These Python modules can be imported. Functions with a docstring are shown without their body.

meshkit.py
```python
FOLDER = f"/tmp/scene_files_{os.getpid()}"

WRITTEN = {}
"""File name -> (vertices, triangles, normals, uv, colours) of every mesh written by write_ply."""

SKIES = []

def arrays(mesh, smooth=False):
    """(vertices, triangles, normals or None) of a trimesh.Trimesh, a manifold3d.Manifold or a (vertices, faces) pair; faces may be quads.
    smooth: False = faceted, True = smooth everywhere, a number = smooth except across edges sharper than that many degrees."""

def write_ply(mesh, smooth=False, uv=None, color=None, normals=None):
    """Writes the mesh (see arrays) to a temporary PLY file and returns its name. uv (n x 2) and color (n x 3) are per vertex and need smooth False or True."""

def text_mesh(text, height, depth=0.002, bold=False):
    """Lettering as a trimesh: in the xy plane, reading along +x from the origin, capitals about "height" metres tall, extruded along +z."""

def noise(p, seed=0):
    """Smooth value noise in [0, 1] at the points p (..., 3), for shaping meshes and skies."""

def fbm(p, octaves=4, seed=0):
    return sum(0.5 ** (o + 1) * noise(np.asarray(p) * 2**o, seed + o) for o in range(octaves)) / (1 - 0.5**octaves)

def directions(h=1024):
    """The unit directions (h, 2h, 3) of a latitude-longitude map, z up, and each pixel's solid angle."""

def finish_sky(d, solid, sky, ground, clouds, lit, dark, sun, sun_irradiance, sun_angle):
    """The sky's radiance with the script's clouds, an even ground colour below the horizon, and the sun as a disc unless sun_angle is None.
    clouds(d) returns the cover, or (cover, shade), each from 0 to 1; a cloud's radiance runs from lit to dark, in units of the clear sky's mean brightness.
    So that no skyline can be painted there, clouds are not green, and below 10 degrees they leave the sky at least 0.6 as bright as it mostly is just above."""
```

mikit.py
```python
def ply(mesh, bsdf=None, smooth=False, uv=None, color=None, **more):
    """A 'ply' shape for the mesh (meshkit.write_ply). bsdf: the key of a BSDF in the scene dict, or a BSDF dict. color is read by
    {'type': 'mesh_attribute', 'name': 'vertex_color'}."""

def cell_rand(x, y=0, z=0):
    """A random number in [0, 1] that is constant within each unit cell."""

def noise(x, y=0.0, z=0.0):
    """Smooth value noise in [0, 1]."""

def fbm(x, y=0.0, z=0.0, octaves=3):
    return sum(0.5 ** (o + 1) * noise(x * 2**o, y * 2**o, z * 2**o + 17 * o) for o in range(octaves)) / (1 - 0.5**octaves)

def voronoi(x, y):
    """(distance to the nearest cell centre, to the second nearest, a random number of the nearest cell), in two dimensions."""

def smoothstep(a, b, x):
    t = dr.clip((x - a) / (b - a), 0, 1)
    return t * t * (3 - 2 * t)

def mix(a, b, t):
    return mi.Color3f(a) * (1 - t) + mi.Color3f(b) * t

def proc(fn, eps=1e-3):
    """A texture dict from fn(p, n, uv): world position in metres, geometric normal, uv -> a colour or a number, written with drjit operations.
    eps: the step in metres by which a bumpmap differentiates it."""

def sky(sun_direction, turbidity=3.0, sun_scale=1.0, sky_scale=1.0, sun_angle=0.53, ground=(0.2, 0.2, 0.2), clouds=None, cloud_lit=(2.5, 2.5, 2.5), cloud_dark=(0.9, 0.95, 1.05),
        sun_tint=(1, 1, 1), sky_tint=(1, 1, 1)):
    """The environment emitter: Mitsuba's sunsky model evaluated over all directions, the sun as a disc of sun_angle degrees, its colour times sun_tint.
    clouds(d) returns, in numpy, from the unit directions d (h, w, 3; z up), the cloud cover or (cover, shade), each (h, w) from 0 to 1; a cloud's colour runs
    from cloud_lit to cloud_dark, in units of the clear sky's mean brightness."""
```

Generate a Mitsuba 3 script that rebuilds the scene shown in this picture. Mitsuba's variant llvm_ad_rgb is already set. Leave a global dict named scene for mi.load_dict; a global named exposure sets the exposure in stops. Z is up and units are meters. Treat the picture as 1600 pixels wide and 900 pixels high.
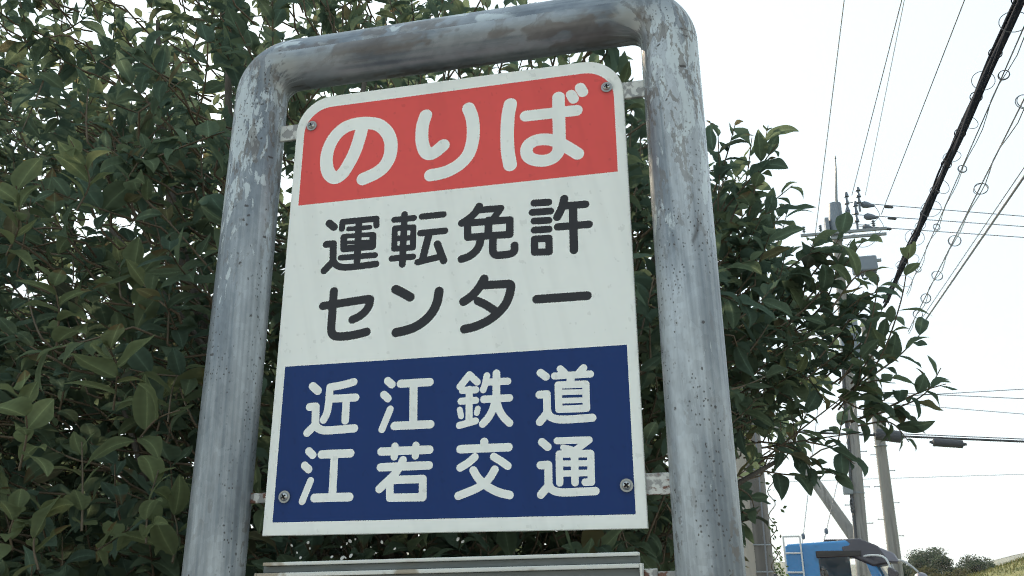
import math, random
import numpy as np, trimesh, manifold3d as m3
import shapely, shapely.geometry as sg
import drjit as dr, mitsuba as mi
import mikit, meshkit
from mikit import fbm, noise, voronoi, smoothstep, mix, cell_rand

T = mi.ScalarTransform4f
rng = np.random.default_rng(7)
random.seed(7)
scene, labels = {}, {}

# ---------------------------------------------------------------- camera, sky, exposure
CAM = np.array([0.31289, -1.01424, 1.55])
FWD = np.array([-0.208405, 0.922580, 0.324675])
UP = np.array([0.078407, -0.315135, 0.945802])
RIGHT = np.cross(FWD, UP)
FOV = 62.0917
scene['camera'] = {'type': 'perspective', 'fov': FOV, 'fov_axis': 'x', 'near_clip': 0.02, 'far_clip': 9000.0,
                   'to_world': T().look_at(origin=CAM.tolist(), target=(CAM + FWD).tolist(), up=UP.tolist())}
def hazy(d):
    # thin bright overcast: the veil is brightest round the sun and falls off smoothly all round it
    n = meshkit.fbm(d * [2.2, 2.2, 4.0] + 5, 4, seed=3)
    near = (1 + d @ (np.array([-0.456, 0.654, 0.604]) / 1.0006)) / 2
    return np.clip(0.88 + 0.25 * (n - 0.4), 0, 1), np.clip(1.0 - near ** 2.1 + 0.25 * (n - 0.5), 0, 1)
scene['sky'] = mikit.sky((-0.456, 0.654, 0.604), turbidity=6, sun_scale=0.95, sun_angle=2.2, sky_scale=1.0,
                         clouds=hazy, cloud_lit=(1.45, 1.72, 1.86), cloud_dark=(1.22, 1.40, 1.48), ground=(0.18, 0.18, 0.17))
exposure = 2.65

# ---------------------------------------------------------------- materials
def rgb(*c): return {'type': 'rgb', 'value': list(c)}
def bsdf(key, **k):
    scene[key] = {'type': 'twosided', 'b': {'type': 'principled', **k}}
def simple(key, c, rough=0.5, **k): bsdf(key, base_color=rgb(*c), roughness=rough, **k)

def steel_core(p, a, top):
    """Weathered galvanised pipe: p position, a arc length round the pipe (m), runs along p.z; top: 0 below .. 1 at the top end."""
    z = p.z + 3.171
    a = a + 0.5137
    st = fbm(a * 300 + z * 7, z * 2.6, 2.0, 4)
    cl = fbm(a * 31 + z * 3, z * 6.1 - a * 5, 5.0, 4)
    c = mix((0.145, 0.172, 0.198), (0.350, 0.388, 0.415), smoothstep(0.27, 0.74, 0.28 * st + 0.72 * cl))
    s1, s2, sr = voronoi(a * 170 + cl * 2, z * 120)
    c = c * (0.93 + 0.14 * sr)
    w = fbm(a * 60, z * 21, 9.0, 3)
    patch = fbm(a * 17 + 4.4, z * 5.3 + a * 9, 14.0, 3)
    fl = fbm(a * 128 + 3 * w, z * 37 + 2 * w, 8.0, 6)
    fine = fbm(a * 420 + 7, z * 110, 33.0, 3)
    fl = 0.72 * fl + 0.28 * fine
    thr = 0.80 - 0.285 * top - 0.13 * top * smoothstep(0.42, 0.62, patch)
    pale = smoothstep(thr - 0.02, thr + 0.09, fl)
    rim = smoothstep(thr - 0.06, thr - 0.01, fl) * (1 - pale)
    c = c * (1 - 0.22 * rim * top)
    band = smoothstep(0.50, 0.62, fbm(a * 33 + 2.2, z * 1.7, 61.0, 3))
    c = c * (1 + 0.30 * band * (0.6 + 0.8 * (fine - 0.5)))
    c = c * (1 - 0.72 * pale) + mi.Color3f(0.50, 0.56, 0.575) * (0.72 * pale)
    dw = fbm(a * 104 + 51 + 2 * w, z * 33 - 3 * w, 21.0, 6)
    dw = 0.7 * dw + 0.3 * fbm(a * 330 + 1, z * 150, 44.0, 3)
    th2 = 0.70 - 0.165 * top
    pit = smoothstep(th2, th2 + 0.06, dw) * (0.15 + 0.85 * top)
    scuff = smoothstep(0.56, 0.64, fbm(a * 210 + 3 * w, z * 120, 71.0, 4)) * smoothstep(1.70, 1.56, p.z) * smoothstep(0.50, 0.60, fbm(a * 37 + 1.9, z * 9, 81.0, 3))
    pit = dr.maximum(pit, scuff)
    c = c * (1 - 0.66 * pit) + mi.Color3f(0.13, 0.115, 0.10) * (0.66 * pit)
    f1, f2, r = voronoi(a * 250 + 2 * w, z * 190)
    speck = smoothstep(0.36, 0.10, f1) * smoothstep(0.70, 0.84, r) * smoothstep(0.54, 0.66, fbm(a * 30 + 5, z * 8, 40.0, 3))
    f3, f4, r2 = voronoi(a * 95 + 9 + 3 * w, z * 70)
    speck2 = smoothstep(0.20, 0.07, f3) * smoothstep(0.93, 0.95, r2)
    q = a * 4.1 + 13 + 0.05 * w
    line = smoothstep(0.010, 0.0, abs(fbm(q, z * 1.1, 3.0, 2) - 0.5)) * smoothstep(0.48, 0.60, fbm(a * 40, z * 17, 50.0, 4))
    dk = dr.minimum(1.0, 0.85 * dr.maximum(speck, speck2) + 0.65 * line)
    return c * (1 - dk) + mi.Color3f(0.045, 0.042, 0.042) * dk

def post_color(p, n, uv):
    right = p.x > 0
    cx = dr.select(right, 0.306, -0.306)
    a = dr.atan2(p.y - 0.006, p.x - cx) * 0.038 + dr.select(right, 3.0, 0.0)
    up = smoothstep(1.75, 2.2, p.z)
    up = dr.select(right, dr.maximum(up, 0.25), 0.9 * up)
    return steel_core(p, a, up)
def bar_color(p, n, uv):
    g = dr.atan2(p.z - 2.297, p.y - 0.006) * 0.038 + 1.713
    x = p.x + 7.319 + 0.4 * g
    st = fbm(x * 3.1, g * 190, 1.0, 4)
    cl = fbm(x * 13, g * 22 - x * 3, 4.0, 5)
    c = mix((0.120, 0.150, 0.188), (0.300, 0.345, 0.390), smoothstep(0.30, 0.72, 0.30 * st + 0.70 * cl))
    w = fbm(x * 30, g * 40, 6.0, 3)
    pale = smoothstep(0.52, 0.66, fbm(x * 19 + 3 * w, g * 70 + 3 * w, 8.0, 5)) * smoothstep(0.44, 0.60, fbm(x * 4.7, g * 6, 30.0, 3))
    pale = pale * smoothstep(2.285, 2.31, p.z)
    c = c * (1 - 0.85 * pale) + mi.Color3f(0.50, 0.57, 0.60) * (0.85 * pale)
    warm = smoothstep(0.52, 0.68, fbm(x * 11 + 2 * w, g * 30, 70.0, 5)) * 0.6
    c = c * (1 - warm) + mi.Color3f(0.135, 0.118, 0.108) * warm
    s1, s2, sr = voronoi(x * 130, g * 170)
    c = c * (0.95 + 0.10 * sr)
    t = smoothstep(2.330, 2.247, p.z + 0.03 * (w - 0.5)) * smoothstep(0.22, 0.255, abs(p.x))
    return c * (1 - t) + post_color(p, n, uv) * t
def steel_rough(p, n, uv): return 0.28 + 0.34 * fbm(p.x * 30, p.y * 30, p.z * 9, 3)
def steel_bump(p, n, uv): return fbm(p.x * 170, p.y * 170, p.z * 60, 3) * 0.6 + fbm(p.x * 40, p.y * 40, p.z * 20, 2)
def bumped(key, scale, height, **k):
    scene[key] = {'type': 'twosided', 'b': {'type': 'bumpmap', 'scale': scale, 'arbitrary': mikit.proc(height), 'bsdf': {'type': 'principled', **k}}}
bumped('steel_post', 0.0006, steel_bump, base_color=mikit.proc(post_color), roughness=mikit.proc(steel_rough), metallic=0.5, specular=0.5)
bumped('steel_bar', 0.0007, steel_bump, base_color=mikit.proc(bar_color), roughness=mikit.proc(steel_rough), metallic=0.55, specular=0.5)
def tab_color(p, n, uv):
    s = smoothstep(0.45, 0.58, fbm(p.x * 130, p.y * 130, p.z * 90, 4))
    rust = smoothstep(0.52, 0.62, fbm(p.x * 90 + 17, p.y * 90, p.z * 110, 4)) * smoothstep(2.0, 1.9, p.z)
    c = mix((0.27, 0.28, 0.28), (0.56, 0.58, 0.56), s)
    return c * (1 - rust) + mi.Color3f(0.15, 0.075, 0.055) * rust
bsdf('steel_tab', base_color=mikit.proc(tab_color), roughness=0.55, metallic=0.2)

def dirt(p, n, uv):
    x, z = p.x + 4.137 + 0.2 * p.z, p.z + 1.713
    d = 1 - 0.07 * fbm(x * 7, 1.0, z * 5 - x, 5) - 0.10 * smoothstep(0.74, 0.80, fbm(x * 150, 2.0, z * 90, 3)) - 0.045 * smoothstep(0.45, 0.75, fbm(x * 70, 5.0, z * 2.3, 3))
    for bx, bz in ((-0.2160, 2.1835), (0.2185, 2.1852), (-0.2135, 1.6515), (0.2188, 1.6530)):       # grime round and run down from each bolt
        ex, ez = p.x - bx, p.z - bz
        r = dr.sqrt(ex * ex + ez * ez)
        d = d - 0.22 * smoothstep(0.014, 0.007, r) - 0.10 * smoothstep(0.008, 0.002, abs(ex)) * smoothstep(-0.05, -0.005, ez) * smoothstep(0.0, -0.01, ez) * fbm(x * 300, 3.0, z * 20, 2)
    edge = dr.maximum(smoothstep(1.613, 1.604, p.z), smoothstep(0.2345, 0.2405, abs(p.x)))
    return d - 0.12 * edge * fbm(x * 40, 8.0, z * 40, 4)
def tinted(c):
    return lambda p, n, uv: mi.Color3f(*c) * dirt(p, n, uv)
bsdf('sheet_white', base_color=mikit.proc(tinted((0.81, 0.855, 0.835))), roughness=0.42, specular=0.25)
bsdf('sheet_red', base_color=mikit.proc(tinted((0.72, 0.095, 0.088))), roughness=0.42, specular=0.22)
bsdf('sheet_blue', base_color=mikit.proc(tinted((0.008, 0.035, 0.150))), roughness=0.42, specular=0.20)
bsdf('ink_dark', base_color=mikit.proc(tinted((0.026, 0.028, 0.034))), roughness=0.45, specular=0.25)
simple('edge_grey', (0.45, 0.48, 0.46), 0.5)
simple('zinc', (0.42, 0.44, 0.45), 0.16, metallic=1.0)
simple('zinc_dull', (0.30, 0.32, 0.32), 0.42, metallic=0.7)
simple('recess_shade', (0.008, 0.008, 0.008), 0.9)  # near-black paint for the shade inside the screw cross
def alu_color(p, n, uv):
    c = mix((0.50, 0.53, 0.51), (0.66, 0.68, 0.66), fbm(p.x * 9, p.y * 60, p.z * 160, 4))
    st = smoothstep(0.62, 0.72, fbm(p.x * 28 + 3, p.y * 5, p.z * 18, 4))
    return c * (1 - 0.75 * st) + mi.Color3f(0.22, 0.17, 0.10) * (0.75 * st)
bsdf('aluminium', base_color=mikit.proc(alu_color), roughness=0.45, metallic=0.25)
def shaded_grey_color(p, n, uv):  # dark aluminium: recess shade put into the colour, shared by the panel face
    return mix((0.10, 0.12, 0.125), (0.19, 0.21, 0.21), fbm(p.x * 22, p.y * 40, p.z * 80, 4))
bsdf('aluminium_shaded_grey', base_color=mikit.proc(shaded_grey_color), roughness=0.6, metallic=0.2)
simple('web_thread', (0.03, 0.03, 0.03), 0.7)
simple('petal', (0.50, 0.50, 0.48), 0.8)
simple('paper', (0.70, 0.71, 0.68), 0.6)

LEAFCOL = {'type': 'mesh_attribute', 'name': 'vertex_color'}
scene['leaf_mat'] = {'type': 'principledthin', 'base_color': LEAFCOL, 'roughness': 0.36, 'diff_trans': 1.0, 'spec_trans': 0.0, 'eta': 1.42}
def bark_color(p, n, uv):
    return mix((0.055, 0.050, 0.043), (0.13, 0.12, 0.108), fbm(p.x * 60, p.y * 60, p.z * 18, 4))
bsdf('bark', base_color=mikit.proc(bark_color), roughness=0.8)
simple('twig_mat', (0.095, 0.075, 0.05), 0.7)
def concrete_color(p, n, uv):
    c = mix((0.19, 0.19, 0.185), (0.30, 0.298, 0.285), fbm(p.x * 4, p.y * 4, p.z * 0.8, 4))
    s = smoothstep(0.5, 0.75, fbm(p.x * 14, p.y * 14, p.z * 0.5, 3))
    return c * (1 - 0.35 * s)
bsdf('concrete', base_color=mikit.proc(concrete_color), roughness=0.85)
simple('conduit_beige', (0.30, 0.29, 0.26), 0.55)
bsdf('concrete_backlit', base_color=mikit.proc(lambda p, n, uv: concrete_color(p, n, uv) * 0.6), roughness=0.85)  # same concrete darkened: the backlit shade is put into the colour
simple('galv', (0.22, 0.25, 0.27), 0.5, metallic=0.3)
simple('porcelain', (0.10, 0.13, 0.17), 0.3)
simple('transformer_grey', (0.17, 0.21, 0.26), 0.5)
simple('rubber', (0.045, 0.052, 0.063), 0.55)
simple('cable_black', (0.020, 0.026, 0.040), 0.85, specular=0.08)
simple('wire_grey', (0.13, 0.145, 0.165), 0.5)
simple('wire_pale', (0.22, 0.24, 0.25), 0.5)
def cab_blue(p, n, uv): return mi.Color3f(0.016, 0.165, 0.40) * (1 - 0.25 * smoothstep(0.5, 0.8, fbm(p.x * 5, p.y * 5, p.z * 9, 4)))
bsdf('paint_blue', base_color=mikit.proc(cab_blue), roughness=0.3, clearcoat=0.6, clearcoat_gloss=0.9, specular=0.5)
simple('paint_smoke', (0.035, 0.033, 0.045), 0.25, clearcoat=0.5)
simple('paint_silver', (0.16, 0.16, 0.19), 0.3, metallic=0.3)
simple('chrome', (0.72, 0.73, 0.74), 0.15, metallic=1.0)
simple('ladder_grey', (0.52, 0.55, 0.56), 0.45)
simple('black_trim', (0.02, 0.02, 0.022), 0.4)
simple('cab_inside', (0.05, 0.05, 0.05), 0.7)
simple('tyre', (0.02, 0.02, 0.02), 0.8)
simple('rim', (0.45, 0.45, 0.46), 0.4, metallic=0.6)
scene['glass'] = {'type': 'thindielectric', 'int_ior': 1.5}

def ground_color(p, n, uv):
    g = smoothstep(0.42, 0.58, fbm(p.x * 0.05, p.y * 0.05, 3.0, 4))
    far = smoothstep(18, 30, dr.sqrt(p.x * p.x + p.y * p.y))
    pave = mix((0.15, 0.148, 0.14), (0.24, 0.235, 0.225), fbm(p.x * 3, p.y * 3, 0.0, 5))
    grass = mix((0.06, 0.085, 0.03), (0.13, 0.14, 0.06), g)
    return pave * (1 - far) + grass * far
bsdf('ground_mat', base_color=mikit.proc(ground_color), roughness=0.95)
def asphalt_color(p, n, uv):
    return mix((0.04, 0.04, 0.042), (0.075, 0.075, 0.075), fbm(p.x * 6, p.y * 6, 1.0, 5))
bsdf('asphalt_mat', base_color=mikit.proc(asphalt_color), roughness=0.9)
simple('line_white', (0.75, 0.75, 0.72), 0.7)
def bank_color(p, n, uv):
    a = fbm(p.x * 1.3, p.y * 1.3, p.z * 3, 5)
    return mix((0.055, 0.07, 0.025), (0.13, 0.135, 0.055), smoothstep(0.3, 0.7, a))
bsdf('bank_mat', base_color=mikit.proc(bank_color), roughness=0.95)
def hill_color(p, n, uv):
    return mix((0.03, 0.045, 0.040), (0.05, 0.07, 0.055), fbm(p.x * 0.03, p.y * 0.03, p.z * 0.05, 5))
bsdf('hill_mat', base_color=mikit.proc(hill_color), roughness=0.95)

# ---------------------------------------------------------------- helpers
taken = {}
def numbered(name):
    k = taken.get(name, 0)
    taken[name] = k + 1
    return name if k == 0 else f'{name}_{k:03d}'
def thing(name, label, cat, group=None):
    key = numbered(name)
    labels[key] = {'label': label, 'category': cat, **({'group': group} if group else {})}
    return key
def part(parent, name, mesh, mat, smooth=False, label=None, kind=None, **k):
    key = numbered(parent + '__' + name)
    scene[key] = mikit.ply(mesh, mat, smooth, **k)
    d = {}
    if label: d['label'] = label
    if kind: d['kind'] = kind
    if d: labels[key] = d
    return key
def single(name, label, cat, mesh, mat, smooth=False, group=None, **k):
    key = thing(name, label, cat, group)
    scene[key] = mikit.ply(mesh, mat, smooth, **k)
    return key
def struct(name, label, mesh, mat, smooth=False):
    scene[name] = mikit.ply(mesh, mat, smooth)
    labels[name] = {'label': label, 'category': name.replace('_', ' '), 'kind': 'structure'}
cat = trimesh.util.concatenate

def tube(points, radii, sides=8, caps=True):
    p = np.asarray(points, float)
    n = len(p)
    r = np.broadcast_to(np.asarray(radii, float), (n,))
    t = np.gradient(p, axis=0)
    t /= np.linalg.norm(t, axis=1, keepdims=True) + 1e-12
    ref = np.array([0, 0, 1.0]) if abs(t[0, 2]) < 0.9 else np.array([1.0, 0, 0])
    a = np.cross(t[0], ref); a /= np.linalg.norm(a)
    A = []
    for i in range(n):
        a = a - t[i] * (a @ t[i]); a /= np.linalg.norm(a)
        A.append(a)
    A = np.array(A); B = np.cross(t, A)
    ang = np.arange(sides) * 2 * np.pi / sides
    v = p[:, None] + r[:, None, None] * (np.cos(ang)[None, :, None] * A[:, None] + np.sin(ang)[None, :, None] * B[:, None])
    i, j = np.meshgrid(np.arange(n - 1), np.arange(sides), indexing='ij')
    q = np.stack([i * sides + j, i * sides + (j + 1) % sides, (i + 1) * sides + (j + 1) % sides, (i + 1) * sides + j], -1).reshape(-1, 4)
    f = np.vstack([q[:, [0, 1, 2]], q[:, [0, 2, 3]]])
    v = v.reshape(-1, 3)
    if caps:
        m = len(v)
        v = np.vstack([v, p[0], p[-1]])
        k = np.arange(sides)
        f = np.vstack([f, np.stack([np.full(sides, m), (k + 1) % sides, k], 1), np.stack([np.full(sides, m + 1), (n - 1) * sides + k, (n - 1) * sides + (k + 1) % sides], 1)])
    return trimesh.Trimesh(v, f, process=False)
def box(lo, hi):
    lo, hi = np.minimum(lo, hi), np.maximum(lo, hi)
    b = trimesh.creation.box(extents=hi - lo)
    b.apply_translation((lo + hi) / 2)
    return b
def rbox(lo, hi, r=0.003, seg=8):
    lo, hi = np.minimum(lo, hi).astype(float), np.maximum(lo, hi).astype(float)
    s = [m3.Manifold.sphere(r, seg).translate([lo[0] + r if a == 0 else hi[0] - r, lo[1] + r if b == 0 else hi[1] - r, lo[2] + r if c == 0 else hi[2] - r]) for a in (0, 1) for b in (0, 1) for c in (0, 1)]
    return tm(m3.Manifold.batch_hull(s))
def tm(man):
    m = man.to_mesh()
    return trimesh.Trimesh(m.vert_properties[:, :3], m.tri_verts, process=False)
def hull_spheres(pts, r, seg=10):
    rr = np.broadcast_to(r, (len(pts),))
    return tm(m3.Manifold.batch_hull([m3.Manifold.sphere(float(q), seg).translate([float(x) for x in p]) for p, q in zip(pts, rr)]))
def cyl(p0, p1, r0, r1=None, sides=16):
    return tube([p0, p1], [r0, r0 if r1 is None else r1], sides)
def torus(c, axis, R, r, n=20, s=6, squash=1.0):
    axis = np.asarray(axis, float); axis /= np.linalg.norm(axis)
    a = np.cross(axis, [0, 0, 1.0] if abs(axis[2]) < 0.9 else [1.0, 0, 0]); a /= np.linalg.norm(a)
    b = np.cross(axis, a)
    th = np.linspace(0, 2 * np.pi, n + 1)
    return tube([np.asarray(c) + R * (np.cos(t) * a + squash * np.sin(t) * b) for t in th], r, s, False)
def smooth_curve(pts, n=8):
    """Catmull-Rom through the points."""
    p = np.asarray(pts, float)
    p = np.vstack([2 * p[0] - p[1], p, 2 * p[-1] - p[-2]])
    out = []
    for i in range(1, len(p) - 2):
        t = np.linspace(0, 1, n, endpoint=False)[:, None]
        out.append(0.5 * (2 * p[i] + (p[i + 1] - p[i - 1]) * t + (2 * p[i - 1] - 5 * p[i] + 4 * p[i + 1] - p[i + 2]) * t ** 2 + (3 * p[i] - p[i - 1] - 3 * p[i + 1] + p[i + 2]) * t ** 3))
    return np.vstack(out + [p[-2:-1]])
def plate_xz(poly, y_front, y_back):
    """A shapely polygon given in (x, z), as a plate between y_front (towards the camera, smaller) and y_back."""
    ms = []
    for g in getattr(poly, 'geoms', [poly]):
        m = trimesh.creation.extrude_polygon(g, y_back - y_front, engine='earcut')
        v = m.vertices.copy()
        m = trimesh.Trimesh(np.stack([v[:, 0], y_back - v[:, 2], v[:, 1]], 1), m.faces, process=False)
        ms.append(m)
    return cat(ms)
def arc_rect(x0, x1, z0, z1, r, n=14):
    """A rectangle whose two upper corners are rounded."""
    a = np.linspace(0, np.pi / 2, n)
    pts = [(x0, z0), (x1, z0)] + [(x1 - r + r * math.cos(t), z1 - r + r * math.sin(t)) for t in a] + [(x0 + r - r * math.sin(t), z1 - r + r * math.cos(t)) for t in a]
    return sg.Polygon(pts)

# ---------------------------------------------------------------- setting
def disc_sheet():
    rr = np.concatenate([[0], np.geomspace(1.5, 2400, 40)])
    n = 64
    v = [(0, 0, 0)] + [(r * math.cos(t), r * math.sin(t), 0) for r in rr[1:] for t in np.arange(n) * 2 * math.pi / n]
    f = [(0, 1 + j, 1 + (j + 1) % n) for j in range(n)]
    for i in range(len(rr) - 2):
        for j in range(n):
            a, b = 1 + i * n + j, 1 + i * n + (j + 1) % n
            f += [(a, a + n, b + n), (a, b + n, b)]
    return trimesh.Trimesh(v, f, process=False)
struct('ground', 'pavement and open ground under the sign, reaching to the horizon', disc_sheet(), 'ground_mat')
RD = np.array([0.98, -0.196]); RN = np.array([0.196, 0.98])      # the road the truck stands on: its direction and its normal
def strip(c, half, length, z):
    c = np.asarray(c)
    q = [c - RD * length - RN * half, c + RD * length - RN * half, c + RD * length + RN * half, c - RD * length + RN * half]
    return trimesh.Trimesh([(x, y, z) for x, y in q], [(0, 1, 2), (0, 2, 3)], process=False)
struct('road', 'dark asphalt road behind the trees carrying the blue truck', strip((3.4, 15.6), 3.2, 120, 0.004), 'asphalt_mat')
struct('road_edge_line', 'white painted edge line along the asphalt road', strip((3.4 - 0.196 * 2.9, 15.6 - 0.98 * 2.9), 0.075, 120, 0.008), 'line_white')

def bank_mesh():
    xs, ys = np.linspace(4, 60, 113), np.linspace(24, 52, 57)
    X, Y = np.meshgrid(xs, ys, indexing='ij')
    ramp = np.clip((X - 6.2) * 0.395, 0, None)
    ramp = 5.0 * np.tanh(ramp / 5.0)
    bell = np.exp(-np.abs((Y - 37.2) / 7.0) ** 2.6)
    edge = np.clip(np.minimum(np.minimum(X - 4, 60 - X) / 3, np.minimum(Y - 24, 52 - Y) / 3), 0, 1)
    Z = ramp * bell * edge * (1 + 0.05 * (meshkit.fbm(np.stack([X * .7, Y * .7, 0 * X], -1), 4) - .5)) - 0.05 + 0.05 * (bell > .02)
    n1, n2 = X.shape
    i, j = np.meshgrid(np.arange(n1 - 1), np.arange(n2 - 1), indexing='ij')
    q = np.stack([i * n2 + j, (i + 1) * n2 + j, (i + 1) * n2 + j + 1, i * n2 + j + 1], -1).reshape(-1, 4)
    return trimesh.Trimesh(np.stack([X, Y, Z], -1).reshape(-1, 3), np.vstack([q[:, [0, 1, 2]], q[:, [0, 2, 3]]]), process=False)
struct('grass_bank', 'grassy yellow-green embankment at the far right', bank_mesh(), 'bank_mat', True)
def hill_mesh():
    az = np.linspace(-0.9, 0.9, 181)
    rows = []
    for k, (D, hh) in enumerate([(1250, 0), (1420, .75), (1500, 1), (1620, .8), (1900, 0)]):
        h = 19 + 38 * np.clip((az - 0.255) / 0.12, 0, 1) ** .8 + 22 * (meshkit.fbm(np.stack([az * 9, 0 * az + k * .2, 0 * az], -1), 4, seed=2) - .5) + 30 * np.clip(az - .38, 0, 1)
        h = h + 25 * np.clip((0.10 - az) / .3, 0, 1)
        rows.append(np.stack([D * np.sin(az), D * np.cos(az), np.maximum(h, 3) * hh - 1.0 * (hh == 0)], 1))
    v = np.vstack(rows); n = len(az); f = []
    for k in range(len(rows) - 1):
        for j in range(n - 1):
            a = k * n + j
            f += [(a, a + 1, a + n + 1), (a, a + n + 1, a + n)]
    return trimesh.Trimesh(v, f, process=False)
struct('hills', 'pale hazy wooded hills on the far horizon', hill_mesh(), 'hill_mat', True)

# ---------------------------------------------------------------- the bus stop: pipe frame, sign plate, timetable board
ZB = 1.605                     # lower edge of the sign plate
PX, PY, PR = 0.306, 0.006, 0.0382
frame = thing('sign_frame', 'weathered grey galvanised pipe frame bent over the bus stop sign', 'sign frame')
th = np.linspace(0, np.pi / 2, 28)
BR = 0.054; ZC = ZB + 0.692
def post(x):
    z = np.linspace(0.0, ZC - BR, 60)
    return tube(np.stack([np.full_like(z, x), np.full_like(z, PY), z], 1), PR, 56)
part(frame, 'post', post(-PX), 'steel_post', 40, 'left upright pipe, chalky grey with dark specks')
part(frame, 'post', post(PX), 'steel_post', 40, 'right upright pipe, mottled with peeling pale patches near its top')
path = [(-PX + BR - BR * math.cos(t), PY, ZC - BR + BR * math.sin(t)) for t in th] + [(x, PY, ZC) for x in np.linspace(-PX + BR, PX - BR, 40)[1:-1]] + \
       [(PX - BR + BR * math.sin(t), PY, ZC - BR + BR * math.cos(t)) for t in th]
part(frame, 'crossbar', tube(path, PR, 56, False), 'steel_bar', 40, 'smooth blue-grey top bar with welded elbows')
for sx in (-1, 1):
    for z0, z1 in ((0.5625, 0.588), (0.037, 0.062)):
        low_left = sx < 0 and z0 < 0.1
        part(frame, 'bracket', rbox((sx * 0.19, 0.0132 if low_left else 0.0042, ZB + z0 + 0.004 * low_left), (sx * 0.279, 0.0182 if low_left else 0.0092, ZB + z1 - 0.008 * low_left), 0.0012), 'steel_tab', 30, 'small welded mounting tab, flaking and rusty' if z0 < 0.1 else 'small welded grey mounting tab')
part(frame, 'spacer', cyl((-0.2135, 0.0042, ZB + 0.0465), (-0.2135, 0.0150, ZB + 0.0465), 0.006), 'zinc_dull', 30)

sign = thing('bus_stop_sign', 'white bus stop sign plate with red and blue panels in Japanese lettering', 'sign')
HW, HH = 0.2400, 0.6253
def shift(poly): return shapely.affinity.translate(poly, 0, ZB)
import shapely.affinity
part(sign, 'plate', plate_xz(shift(arc_rect(-HW, HW, 0, HH, 0.0535)), 0.0, 0.0016), 'sheet_white', 30, 'white face plate with rounded upper corners')
part(sign, 'backing', plate_xz(shift(arc_rect(-HW - 0.0008, HW + 0.0008, -0.0008, HH + 0.0008, 0.054)), 0.0016, 0.0042), 'edge_grey', 30)
part(sign, 'red_panel', plate_xz(shift(arc_rect(-0.2275, 0.2275, 0.4520, 0.6070, 0.041)), -0.0003, -0.00001), 'sheet_red', 30, 'red panel across the top of the plate')
part(sign, 'blue_panel', plate_xz(shift(sg.box(-0.2275, 0.0154, 0.2275, 0.2165)), -0.0003, -0.00001), 'sheet_blue', 30, 'dark blue panel across the bottom of the plate')
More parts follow.
